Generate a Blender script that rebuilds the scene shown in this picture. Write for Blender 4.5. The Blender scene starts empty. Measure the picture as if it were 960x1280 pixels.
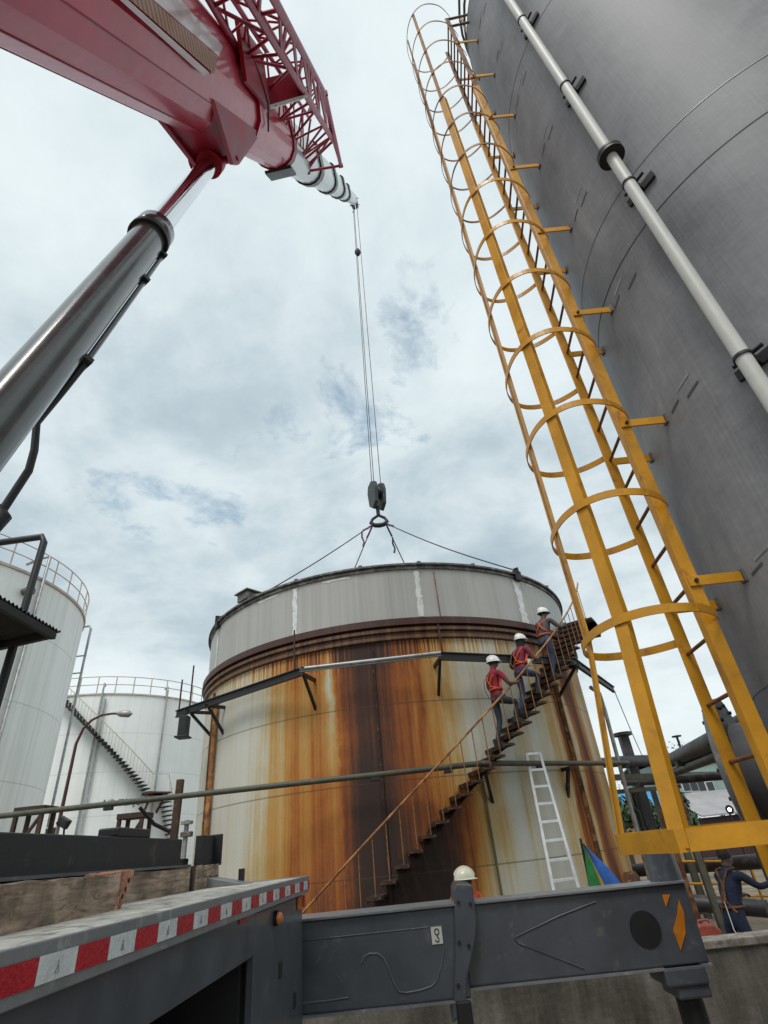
import bpy, bmesh, math, random
from mathutils import Vector as V, Matrix
random.seed(7)
R_ = math.radians
scene = bpy.context.scene
COL = scene.collection
# ------------------------------------------------------------------ camera model
FPX = 666.0
ELEV = math.atan2(423.0, FPX); ROLL = math.atan2(108.0, 1045.0)
EYE = V((0, 0, 1.5))
_F = V((0, math.cos(ELEV), math.sin(ELEV))); _U = V((0, -math.sin(ELEV), math.cos(ELEV))); _X = V((1, 0, 0))
CR = _X*math.cos(ROLL) - _U*math.sin(ROLL); CU = _X*math.sin(ROLL) + _U*math.cos(ROLL)
def ray(x, y): return _F*FPX + CR*(x-480) + CU*(640-y)
def aty(x, y, Y): v = ray(x, y); return EYE + v*(Y/v.y)
def atx(x, y, X): v = ray(x, y); return EYE + v*(X/v.x)
def atz(x, y, Z): v = ray(x, y); return EYE + v*((Z-1.5)/v.z)
def atd(x, y, D): v = ray(x, y); return EYE + v*(D/math.hypot(v.x, v.y))
def on_plane(x, y, P, N): v = ray(x, y); return EYE + v*((P-EYE).dot(N)/v.dot(N))
cam_d = bpy.data.cameras.new('camera'); cam = bpy.data.objects.new('camera', cam_d); COL.objects.link(cam)
m = Matrix((CR, CU, -_F)).transposed().to_4x4(); m.translation = EYE; cam.matrix_world = m
cam_d.sensor_fit = 'HORIZONTAL'; cam_d.sensor_width = 36.0; cam_d.lens = 36.0*FPX/960.0
cam_d.clip_start = 0.05; cam_d.clip_end = 3000
scene.camera = cam
# ------------------------------------------------------------------ materials
def nodes_of(name):
    mt = bpy.data.materials.new(name); mt.use_nodes = True
    nt = mt.node_tree; b = nt.nodes['Principled BSDF']
    return mt, nt, b
class NT:
    def __init__(s, nt): s.nt = nt
    def n(s, t, **k):
        x = s.nt.nodes.new(t)
        for a, v in k.items(): setattr(x, a, v)
        return x
    def link(s, a, b): s.nt.links.new(a, b)
    def val(s, sock, v):
        if isinstance(v, (int, float)): sock.default_value = v
        elif isinstance(v, tuple): sock.default_value = v
        else: s.link(v, sock)
    def math(s, op, a, b=0.0, c=0.0, clamp=False):
        x = s.n('ShaderNodeMath', operation=op); x.use_clamp = clamp
        s.val(x.inputs[0], a); s.val(x.inputs[1], b); s.val(x.inputs[2], c)
        return x.outputs[0]
    def mix(s, f, a, b, blend='MIX'):
        x = s.n('ShaderNodeMix', data_type='RGBA', blend_type=blend)
        s.val(x.inputs[0], f); s.val(x.inputs[6], a); s.val(x.inputs[7], b)
        return x.outputs[2]
    def ramp(s, f, stops, interp='LINEAR'):
        x = s.n('ShaderNodeValToRGB'); x.color_ramp.interpolation = interp
        els = x.color_ramp.elements
        while len(els) > 1: els.remove(els[-1])
        els[0].position = stops[0][0]; els[0].color = c4(stops[0][1])
        for p, c in stops[1:]:
            e = els.new(p); e.color = c4(c)
        s.val(x.inputs[0], f); return x.outputs[0]
    def noise(s, vec, scale, detail=5, rough=.55, dist=0.0):
        x = s.n('ShaderNodeTexNoise'); x.inputs['Scale'].default_value = scale
        x.inputs['Detail'].default_value = detail; x.inputs['Roughness'].default_value = rough
        x.inputs['Distortion'].default_value = dist
        if vec is not None: s.link(vec, x.inputs['Vector'])
        return x.outputs['Fac']
    def coord(s): return s.n('ShaderNodeTexCoord').outputs['Object']
    def mapping(s, vec, scale=(1, 1, 1), loc=(0, 0, 0)):
        x = s.n('ShaderNodeMapping'); x.inputs['Scale'].default_value = scale; x.inputs['Location'].default_value = loc
        s.link(vec, x.inputs['Vector']); return x.outputs[0]
    def bump(s, h, strength, dist=.02):
        x = s.n('ShaderNodeBump'); x.inputs['Strength'].default_value = strength; x.inputs['Distance'].default_value = dist
        s.link(h, x.inputs['Height']); return x.outputs[0]
def c4(c):
    if isinstance(c, (int, float)): c = (c, c, c)
    return (c[0], c[1], c[2], 1.0)
def paint(name, col, rough=.5, metal=0.0, wear=None, wear_amt=.3, scale=6, var=.18, bump=.1, coat=0.0, stretch=(1, 1, 1), spec=.5):
    """painted or raw surface: a base colour with patchy variation, and optional worn/dirty patches of a second colour"""
    mt, nt, b = nodes_of(name); t = NT(nt)
    co = t.mapping(t.coord(), stretch)
    n1 = t.noise(co, scale, 6, .6)
    dark = tuple(max(0, c*(1-var*1.6)) for c in col); light = tuple(min(1, c*(1+var)) for c in col)
    c = t.ramp(n1, [(.3, dark), (.7, light)])
    if wear:
        n2 = t.noise(t.mapping(co, (1, 1, 1), (3.1, 7.7, 1.3)), scale*1.7, 8, .68, .4)
        f = t.ramp(n2, [(.62-wear_amt*.4, 0.0), (.72-wear_amt*.3, 1.0)])
        c = t.mix(f, c, c4(wear))
    t.link(c, b.inputs['Base Color'])
    r = t.math('MULTIPLY_ADD', n1, .35, rough-.17, True); t.link(r, b.inputs['Roughness'])
    b.inputs['Metallic'].default_value = metal
    b.inputs['Specular IOR Level'].default_value = spec
    if coat: b.inputs['Coat Weight'].default_value = coat; b.inputs['Coat Roughness'].default_value = .08
    if bump: t.link(t.bump(t.noise(co, scale*5, 4), bump), b.inputs['Normal'])
    return mt
def cyl_coords(t, co):
    x = t.n('ShaderNodeSeparateXYZ'); t.link(co, x.inputs[0])
    ang = t.math('ARCTAN2', x.outputs[0], t.math('MULTIPLY', x.outputs[1], -1.0))
    return t.math('MULTIPLY', ang, 57.29578), x.outputs[2]     # degrees from the side facing the yard, height
def combine(t, a, b, c):
    x = t.n('ShaderNodeCombineXYZ'); t.val(x.inputs[0], a); t.val(x.inputs[1], b); t.val(x.inputs[2], c); return x.outputs[0]
def rusty_shell():
    mt, nt, b = nodes_of('rust streaked cream tank paint'); t = NT(nt)
    phi, z = cyl_coords(t, t.coord())
    warp = t.math('MULTIPLY', t.math('SUBTRACT', t.noise(combine(t, t.math('MULTIPLY', phi, .06), 0.0, t.math('MULTIPLY', z, .4)), 1.0, 5, .6), .5), 9.0)
    ph = t.math('ADD', phi, warp)
    base = t.math('DIVIDE', t.math('ADD', ph, 75.0), 150.0, 0, True)
    st = [(-75, .2), (-58, .14), (-50, .05), (-44, .06), (-38, .07), (-33, .13), (-28, .33), (-24, .38), (-21, .50), (-18, .48), (-15.5, .54), (-13.5, .5), (-12, .46), (-10.8, .64), (-9, .76),
          (-6.5, .9), (-4, .92), (-1.5, .86), (.8, .74), (2.5, .64), (5, .56), (6.4, .7), (8, .52), (11, .50), (13.2, .37), (15.5, .27), (18, .15), (22, .08), (25, .03), (29, .12), (33, .05),
          (37, .18), (39.5, .32), (41.5, .26), (43, .7), (46, .5), (48.5, .3), (50.5, .72), (53, .84), (56, .55), (60, .3), (66, .42), (75, .3)]
    lev = t.ramp(base, [((p+75)/150.0, v) for p, v in st[:32]], 'EASE')
    lev2 = t.ramp(base, [((p+75)/150.0, v) for p, v in st[30:]], 'EASE')
    lev = t.mix(t.ramp(base, [(.715, 0.0), (.725, 1.0)]), lev, lev2)
    # long streaks: very tall noise in (angle, height)
    s1 = t.noise(combine(t, t.math('MULTIPLY', phi, .42), 0.0, t.math('MULTIPLY', z, .09)), 1.0, 6, .62)
    s2 = t.noise(combine(t, t.math('MULTIPLY', phi, 1.9), 4.0, t.math('MULTIPLY', z, .16)), 1.0, 5, .65)
    blotch = t.noise(combine(t, t.math('MULTIPLY', phi, .09), 9.0, t.math('MULTIPLY', z, .8)), 1.6, 6, .65)
    f = t.math('ADD', lev, t.math('MULTIPLY', t.math('SUBTRACT', s1, .5), .55))
    f = t.math('ADD', f, t.math('MULTIPLY', t.math('SUBTRACT', s2, .5), .34))
    f = t.math('ADD', f, t.math('MULTIPLY', t.math('SUBTRACT', blotch, .5), .25))
    # rust running out from under the ring at the top
    top = t.math('MULTIPLY', t.math('SUBTRACT', z, 4.72), 1.6, 0, True)
    drip = t.math('MULTIPLY', top, t.math('MULTIPLY', t.ramp(s2, [(.42, 0.0), (.6, 1.0)]), .5))
    f = t.math('ADD', f, drip)
    low = t.math('MULTIPLY', t.math('MULTIPLY', t.math('SUBTRACT', 3.6, z), .055, 0, True), t.ramp(base, [(.2, .3), (.3, 1.0), (.5, .8), (.58, .25)]))
    f = t.math('ADD', f, low)
    lowd = t.math('MULTIPLY', t.math('MULTIPLY', t.math('SUBTRACT', 3.0, z), .06, 0, True), t.ramp(base, [(.33, 0.0), (.45, 1.0), (.52, 1.0), (.62, 0.0)]))
    f = t.math('ADD', f, lowd)
    pale = t.math('MULTIPLY', t.ramp(base, [(.405, 0.0), (.417, 1.0), (.428, 0.0)]), t.math('MULTIPLY', t.math('SUBTRACT', z, 2.6), .5, 0, True))
    f = t.math('SUBTRACT', f, t.math('MULTIPLY', pale, .34))
    fine = t.noise(combine(t, t.math('MULTIPLY', phi, 4.5), 1.0, t.math('MULTIPLY', z, 3.0)), 1.0, 6, .7)
    f = t.math('ADD', f, t.math('MULTIPLY', t.math('SUBTRACT', fine, .5), .16))
    # rust washed down from the steel treads of the stair
    below = t.math('SUBTRACT', t.math('MULTIPLY_ADD', phi, .083, 1.32), t.math('ADD', z, t.math('MULTIPLY', t.math('SUBTRACT', s1, .5), 1.3)))
    b1 = t.ramp(t.math('MULTIPLY', below, .4, 0, True), [(0.0, 0.0), (.05, 1.0), (.45, .75), (1.0, 0.0)])
    b2 = t.ramp(base, [(.40, .8), (.52, 1.0), (.62, .55), (.68, .22), (.8, .2)])
    f = t.math('ADD', f, t.math('MULTIPLY', t.math('MULTIPLY', b1, b2), .46))
    col = t.ramp(f, [(0.0, (.58, .565, .51)), (.16, (.55, .525, .43)), (.28, (.50, .40, .225)), (.4, (.48, .275, .075)), (.52, (.43, .18, .03)), (.64, (.33, .098, .014)),
                     (.76, (.18, .048, .011)), (.88, (.075, .027, .013)), (1.0, (.034, .017, .012))])
    # plate seams
    seam = 0.0
    for zs in (4.03, 2.62, 1.14):
        d = t.math('ABSOLUTE', t.math('SUBTRACT', z, zs))
        g = t.math('LESS_THAN', d, .013)
        seam = g if seam == 0.0 else t.math('MAXIMUM', seam, g)
    grime = t.math('MULTIPLY', seam, .55)
    col = t.mix(grime, col, (.07, .04, .022, 1))
    t.link(col, b.inputs['Base Color'])
    t.link(t.ramp(f, [(.1, .42), (.6, .75)]), b.inputs['Roughness'])
    hh = t.math('ADD', t.math('MULTIPLY', seam, 1.2), t.noise(t.coord(), 30, 5))
    t.link(t.bump(hh, .22, .02), b.inputs['Normal'])
    return mt
def tank_white(name, col, streak, amt=.5, seams=(), k=.35):
    mt, nt, b = nodes_of(name); t = NT(nt)
    phi, z = cyl_coords(t, t.coord())
    s1 = t.noise(combine(t, t.math('MULTIPLY', phi, k), 0.0, t.math('MULTIPLY', z, .05)), 1.0, 6, .6)
    s2 = t.noise(combine(t, t.math('MULTIPLY', phi, k*5), 3.0, t.math('MULTIPLY', z, .2)), 1.0, 5, .6)
    f = t.math('ADD', t.math('MULTIPLY', s1, .7), t.math('MULTIPLY', s2, .3))
    f2 = t.ramp(f, [(.44, 0.0), (.66, amt)])
    c = t.mix(f2, c4(col), c4(streak))
    blot = t.noise(t.coord(), .7, 6, .65)
    c = t.mix(t.ramp(blot, [(.35, 0.0), (.75, .35)]), c, tuple(x*.72 for x in col)+(1,))
    for zs in seams:
        g = t.math('MULTIPLY', t.math('LESS_THAN', t.math('ABSOLUTE', t.math('SUBTRACT', z, zs)), .02), .35)
        c = t.mix(g, c, c4(tuple(x*.5 for x in streak)))
    t.link(c, b.inputs['Base Color']); b.inputs['Roughness'].default_value = .45
    t.link(t.bump(t.noise(t.coord(), 3, 4), .1, .05), b.inputs['Normal'])
    return mt
def grey_shell():
    mt, nt, b = nodes_of('dull grey steel primer'); t = NT(nt)
    phi, z = cyl_coords(t, t.coord())
    br = t.noise(combine(t, t.math('MULTIPLY', phi, .22), 0.0, t.math('MULTIPLY', z, 24.0)), 1.0, 7, .7)
    bv = t.noise(combine(t, t.math('MULTIPLY', phi, 1.5), 7.0, t.math('MULTIPLY', z, .9)), 1.0, 7, .7)
    cl = t.noise(t.coord(), .55, 7, .62, .6)
    cl2 = t.noise(t.mapping(t.coord(), (1, 1, .5)), 1.9, 7, .68, .4)
    f = t.math('ADD', t.math('MULTIPLY', br, .12), t.math('MULTIPLY', bv, .15))
    f = t.math('ADD', f, t.math('ADD', t.math('MULTIPLY', cl, .40), t.math('MULTIPLY', cl2, .26)))
    c = t.ramp(f, [(.38, (.12, .123, .135)), (.46, (.19, .193, .207)), (.52, (.25, .252, .265)), (.60, (.37, .371, .38))])
    # pale scratches left by handling
    sc = t.noise(combine(t, t.math('MULTIPLY', phi, .8), 2.0, t.math('MULTIPLY', t.math('ADD', z, t.math('MULTIPLY', phi, .035)), 26.0)), 1.0, 2, .5)
    pm = t.noise(t.mapping(t.coord(), (1, 1, 1), (5, 1, 2)), 2.4, 3)
    g = t.math('MULTIPLY', t.ramp(sc, [(.66, 0.0), (.72, 1.0)]), t.ramp(pm, [(.58, 0.0), (.66, .5)]))
    c = t.mix(g, c, (.42, .42, .43, 1))
    t.link(c, b.inputs['Base Color'])
    b.inputs['Metallic'].default_value = 0.0; b.inputs['Specular IOR Level'].default_value = .35
    t.link(t.ramp(f, [(.3, .5), (.7, .66)]), b.inputs['Roughness'])
    t.link(t.bump(t.math('ADD', br, bv), .09, .01), b.inputs['Normal'])
    return mt
def timber_mat():
    mt, nt, b = nodes_of('weathered timber'); t = NT(nt)
    co = t.coord()
    w = t.noise(t.mapping(co, (14, 1.2, 14)), 3.0, 7, .65, .8)
    n = t.noise(co, 5, 5, .6)
    c = t.ramp(w, [(.3, (.115, .076, .052)), (.5, (.35, .255, .18)), (.7, (.52, .41, .315))])
    c = t.mix(t.ramp(n, [(.45, 0.0), (.68, .7)]), c, (.045, .035, .03, 1))
    t.link(c, b.inputs['Base Color']); b.inputs['Roughness'].default_value = .85
    t.link(t.bump(w, .5, .01), b.inputs['Normal']); return mt
def concrete_mat():
    mt, nt, b = nodes_of('stained concrete'); t = NT(nt)
    co = t.coord()
    n = t.noise(co, 1.6, 8, .65); v = t.noise(t.mapping(co, (2.6, 2.6, .35)), 2.2, 7, .68)
    f = t.math('ADD', t.math('MULTIPLY', n, .5), t.math('MULTIPLY', v, .5))
    c = t.ramp(f, [(.34, (.06, .053, .042)), (.47, (.135, .12, .1)), (.56, (.215, .195, .165)), (.68, (.31, .295, .265))])
    t.link(c, b.inputs['Base Color']); b.inputs['Roughness'].default_value = .9
    t.link(t.bump(t.noise(co, 26, 6), .4, .02), b.inputs['Normal']); return mt
def ground_mat():
    mt, nt, b = nodes_of('trodden dirt'); t = NT(nt)
    co = t.coord(); n = t.noise(co, .9, 8, .68, .3); n2 = t.noise(co, 14, 6, .6)
    c = t.ramp(n, [(.32, (.10, .08, .055)), (.5, (.19, .155, .11)), (.66, (.30, .26, .20))])
    c = t.mix(t.ramp(n2, [(.45, 0.0), (.7, .55)]), c, (.09, .078, .058, 1))
    t.link(c, b.inputs['Base Color']); b.inputs['Roughness'].default_value = .95
    t.link(t.bump(n2, .7, .04), b.inputs['Normal']); return mt
def boom_red():
    mt, nt, b = nodes_of('glossy crimson crane paint'); t = NT(nt)
    co = t.coord(); n = t.noise(co, 2.2, 6, .6); n2 = t.noise(co, 9, 6, .65)
    c = t.ramp(n, [(.3, (.42, .007, .034)), (.7, (.56, .012, .054))])
    c = t.mix(t.ramp(n2, [(.58, 0.0), (.75, .22)]), c, (.3, .1, .11, 1))
    t.link(c, b.inputs['Base Color']); t.link(t.math('MULTIPLY_ADD', n2, .2, .22), b.inputs['Roughness'])
    b.inputs['Coat Weight'].default_value = .22; b.inputs['Coat Roughness'].default_value = .06; b.inputs['Specular IOR Level'].default_value = .3
    t.link(t.bump(n, .06, .05), b.inputs['Normal']); return mt
def lettering_band():
    mt, nt, b = nodes_of('worn gold and white boom lettering'); t = NT(nt)
    co = t.mapping(t.coord(), (1, 1, 1))
    w = t.n('ShaderNodeTexWave', wave_type='BANDS', bands_direction='DIAGONAL'); t.link(co, w.inputs[0])
    w.inputs['Scale'].default_value = 5.2; w.inputs['Distortion'].default_value = 1.2; w.inputs['Detail'].default_value = 2
    c = t.mix(t.ramp(w.outputs['Fac'], [(.4, 0.0), (.6, 1.0)]), (.17, .02, .018, 1), (.42, .22, .035, 1))
    t.link(c, b.inputs['Base Color']); b.inputs['Roughness'].default_value = .35; return mt
def foliage_mat(name, a, c):
    mt, nt, b = nodes_of(name); t = NT(nt)
    n = t.noise(t.coord(), 1.4, 5)
    t.link(t.ramp(n, [(.35, a), (.65, c)]), b.inputs['Base Color']); b.inputs['Roughness'].default_value = .7
    return mt
M = {}
M['rusty_shell'] = rusty_shell()
M['band'] = tank_white('weathered pale grey roof paint', (.45, .445, .42), (.33, .32, .295), .7, (), .6)
M['primer'] = paint('white primer brushed over a weld', (.74, .75, .74), .5, var=.1, wear=(.4, .39, .37), wear_amt=.2, scale=9)
M['rust'] = paint('deep brown rust', (.105, .042, .019), .85, wear=(.26, .12, .04), wear_amt=.35, scale=3.5, var=.4, bump=.5)
M['rust_ring'] = tank_white('rusted ring flange', (.085, .032, .018), (.30, .17, .06), .75, (), 1.1)
M['ring_dark'] = tank_white('dark maroon rusted flange', (.06, .02, .014), (.12, .05, .025), .6, (), 1.1)
M['brown'] = paint('dark brown weathered steel', (.06, .033, .021), .8, wear=(.13, .065, .03), wear_amt=.25, scale=4, var=.35)
M['rust_rail'] = paint('orange rusted rail paint', (.42, .19, .055), .7, wear=(.17, .07, .03), wear_amt=.45, scale=3, var=.3)
M['tread'] = paint('dark rusted tread plate', (.035, .02, .014), .8, wear=(.13, .055, .025), wear_amt=.25, scale=6, var=.4)
M['black'] = paint('black painted steel', (.011, .011, .0125), .5, var=.3, wear=(.05, .042, .035), wear_amt=.08, scale=4)
M['rim'] = paint('dark grey roof edge', (.12, .11, .1), .6, var=.35, wear=(.3, .29, .27), wear_amt=.3, scale=3)
M['white_a'] = tank_white('chalky white tank paint with grey streaks', (.88, .90, .87), (.50, .52, .50), .6, (9.6, 7.1, 4.6, 2.1), .42)
M['white_b'] = tank_white('clean white tank paint', (.90, .92, .90), (.70, .71, .69), .5, (9.5, 7.2, 4.8, 2.4), .6)
M['pink_rail'] = paint('faded red oxide rail', (.56, .46, .40), .7, var=.2, wear=(.5, .45, .4), wear_amt=.3, scale=2)
M['pale_rail'] = paint('faded cream rail', (.62, .55, .44), .7, var=.15, scale=2)
M['grey_pipe'] = paint('galvanised pipe', (.36, .37, .37), .45, .5, var=.2, wear=(.25, .17, .1), wear_amt=.2, scale=4)
M['maroon'] = paint('maroon painted pole', (.10, .028, .024), .55, var=.3, scale=2)
M['grey_shell'] = grey_shell()
M['pale_pipe'] = paint('pale grey riser paint', (.56, .555, .52), .5, var=.08, scale=2)
M['scar'] = paint('burnt weld mark', (.07, .07, .076), .6, var=.2, bump=0)
M['pale_scar'] = paint('pale scraped steel', (.3, .3, .31), .5, var=.2, bump=0)
M['rubber'] = paint('black rubber and bolts', (.016, .016, .017), .55, var=.2, bump=.05)
M['yellow'] = paint('safety yellow paint', (.60, .275, .008), .40, var=.16, wear=(.34, .13, .018), wear_amt=.16, scale=4, bump=.1)
M['yellow_shaded'] = paint('yellow paint browned for shade', (.42, .17, .02), .55, var=.25, wear=(.16, .06, .025), wear_amt=.4, scale=6)  # shade on the upper cage put into a browner yellow
M['rung'] = paint('rust brown rung', (.20, .075, .028), .65, var=.3, wear=(.4, .2, .04), wear_amt=.2, scale=12)
M['red'] = boom_red()
M['red_dark'] = paint('dark crimson steel', (.34, .006, .03), .5, var=.3, scale=3, coat=.05, spec=.3)
M['jib_red'] = paint('crimson lattice tube', (.38, .014, .055), .45, var=.25, wear=(.34, .12, .12), wear_amt=.15, scale=5, coat=.08, spec=.35)
M['lettering'] = lettering_band()
M['boom_white'] = paint('pale grey telescopic section', (.48, .52, .52), .25, var=.1, scale=.6, coat=.3, bump=0)
M['grease'] = paint('greasy dark collar', (.03, .018, .014), .4, var=.4, scale=5)
M['chrome'] = paint('chromed piston rod', (.72, .73, .74), .10, 1.0, var=.05, bump=0, scale=2)
M['cyl_grey'] = paint('dark grey hydraulic barrel', (.075, .08, .08), .24, .1, var=.2, scale=2, coat=.4, bump=.03, wear=(.13, .13, .12), wear_amt=.12)
M['carrier'] = paint('slate grey carrier paint', (.078, .087, .103), .38, var=.16, wear=(.13, .135, .14), wear_amt=.1, scale=4, coat=.25, bump=.05)
M['rail_grey'] = paint('mid grey deck edge', (.20, .205, .215), .42, var=.12, wear=(.33, .33, .33), wear_amt=.12, scale=6)
M['deck'] = paint('dusty checker deck', (.60, .57, .51), .75, var=.22, wear=(.2, .18, .14), wear_amt=.32, scale=7)
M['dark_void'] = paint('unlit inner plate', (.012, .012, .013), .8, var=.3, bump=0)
M['tape_red'] = paint('red reflective tape', (.45, .008, .018), .28, var=.1, scale=20, bump=.15)
M['tape_white'] = paint('white reflective tape', (.66, .70, .71), .28, var=.1, scale=20, bump=.15)
M['amber'] = paint('amber lens', (.75, .22, .02), .2, var=.1, bump=0, coat=.5)
M['red_lens'] = paint('red lens', (.4, .01, .01), .2, var=.1, bump=0, coat=.5)
M['hazard'] = paint('orange hazard decal', (.62, .20, .012), .4, var=.12, wear=(.25, .1, .03), wear_amt=.12, scale=10)
M['white_band_sheen'] = paint('white boom band and painted sheen', (.62, .56, .57), .3, var=.06, scale=2, bump=0, coat=.3)  # lower white band, and the sky sheen painted on the boom side
M['plate'] = paint('white sign plate', (.68, .68, .62), .4, var=.08, bump=0)
M['ink'] = paint('black sign ink', (.01, .01, .01), .5, bump=0)
M['scratch'] = paint('bare scraped steel edge', (.14, .15, .165), .4, .2, var=.2)
M['timber'] = timber_mat()
M['timber_end'] = paint('fresh broken timber', (.55, .25, .15), .85, var=.4, wear=(.12, .06, .035), wear_amt=.3, scale=14, bump=.5)
M['strap'] = paint('rusty strap', (.05, .032, .026), .7, var=.3)
M['wire'] = paint('steel wire rope', (.07, .07, .072), .5, .5, var=.2, bump=0)
M['block'] = paint('dark green hook block', (.03, .042, .042), .45, var=.3, wear=(.26, .14, .09), wear_amt=.1, scale=4)
M['rope_pink'] = paint('mauve rope', (.2, .11, .16), .8, var=.2)
M['alu'] = paint('aluminium', (.82, .83, .84), .35, .25, var=.1, scale=8, bump=.03)
M['concrete'] = concrete_mat(); M['dirt'] = ground_mat()
M['cap_conc'] = paint('pale worn wall coping', (.36, .31, .265), .9, var=.25, wear=(.16, .14, .12), wear_amt=.3, scale=6, bump=.4)
M['pipe_dark'] = paint('black process pipe', (.028, .026, .032), .5, var=.3, wear=(.1, .06, .05), wear_amt=.18, scale=2.5)
M['green_steel'] = paint('olive drab steel', (.075, .08, .058), .6, var=.25, wear=(.13, .08, .045), wear_amt=.2, scale=4)
M['conduit'] = paint('olive conduit', (.13, .12, .06), .6, var=.2)
M['corr'] = paint('backlit black corrugated sheet', (.022, .021, .021), .7, var=.3, scale=3)  # near-black colour carries the backlit shade of the roof
M['cloth_green'] = paint('green canvas', (.02, .2, .045), .8, var=.2, scale=8); M['cloth_blue'] = paint('blue canvas', (.035, .13, .45), .8, var=.2, scale=8)
M['cloth_yellow'] = paint('yellow canvas', (.5, .3, .03), .8, var=.2, scale=8)
M['jerry'] = paint('faded red plastic', (.42, .085, .055), .55, var=.2, wear=(.2, .05, .04), wear_amt=.2, scale=8)
M['skin'] = paint('brown skin', (.11, .052, .032), .55, var=.12, bump=0)
M['shirt_red'] = paint('red cotton', (.30, .022, .04), .85, var=.2, scale=3, bump=.9); M['shirt_maroon'] = paint('maroon cotton', (.20, .024, .05), .85, var=.2, scale=3, bump=.9)
M['shirt_grey'] = paint('grey cotton', (.09, .085, .085), .85, var=.25, scale=3, bump=.9); M['jeans'] = paint('blue denim', (.035, .055, .11), .85, var=.3, scale=3, bump=.9)
M['jeans_dark'] = paint('charcoal denim', (.04, .046, .055), .85, var=.3, scale=3, bump=.9); M['overall'] = paint('navy overall', (.012, .02, .05), .85, var=.25, scale=3, bump=.9)
M['boot'] = paint('black boot leather', (.018, .016, .015), .6, var=.2); M['hat'] = paint('white helmet plastic', (.76, .76, .72), .3, var=.04, bump=0, coat=.3)
M['hat_cream'] = paint('cream helmet plastic', (.68, .66, .5), .3, var=.05, bump=0, coat=.3)
M['orange'] = paint('orange webbing', (.62, .11, .03), .7, var=.15, scale=12); M['hivis'] = paint('orange high visibility cloth', (.8, .11, .05), .75, var=.12, scale=3, bump=.9)
M['hair'] = paint('black hair', (.012, .01, .009), .7, var=.3); M['cloth_black'] = paint('black cloth', (.016, .015, .018), .9, var=.3)
M['house_green'] = paint('grey green cladding', (.25, .34, .31), .7, var=.1, scale=1); M['roof_grey'] = paint('pale grey roof sheet', (.34, .33, .34), .7, var=.12, scale=1.2)
M['wall_maroon'] = paint('dark red wall', (.05, .02, .022), .8, var=.25, scale=1.5); M['glass'] = paint('dark window glass', (.03, .035, .04), .12, var=.1, bump=0)
M['frame_white'] = paint('white window frame', (.6, .62, .6), .5, var=.05, bump=0); M['blue_roof'] = paint('bright blue roof sheet', (.03, .25, .52), .5, var=.12, scale=2)
M['brick_tan'] = paint('tan wall', (.3, .2, .13), .85, var=.2, scale=3)
M['bark'] = paint('grey bark', (.09, .07, .05), .9, var=.3, scale=4, bump=.5)
M['leaf_a'] = foliage_mat('mid green leaves', (.03, .07, .015), (.085, .14, .035)); M['leaf_b'] = foliage_mat('dark green leaves', (.018, .045, .014), (.05, .09, .028))
mt, nt, b = nodes_of('lit lamp lens'); b.inputs['Emission Color'].default_value = (.86, .78, 1, 1); b.inputs['Emission Strength'].default_value = 9; M['lamp'] = mt
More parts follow.
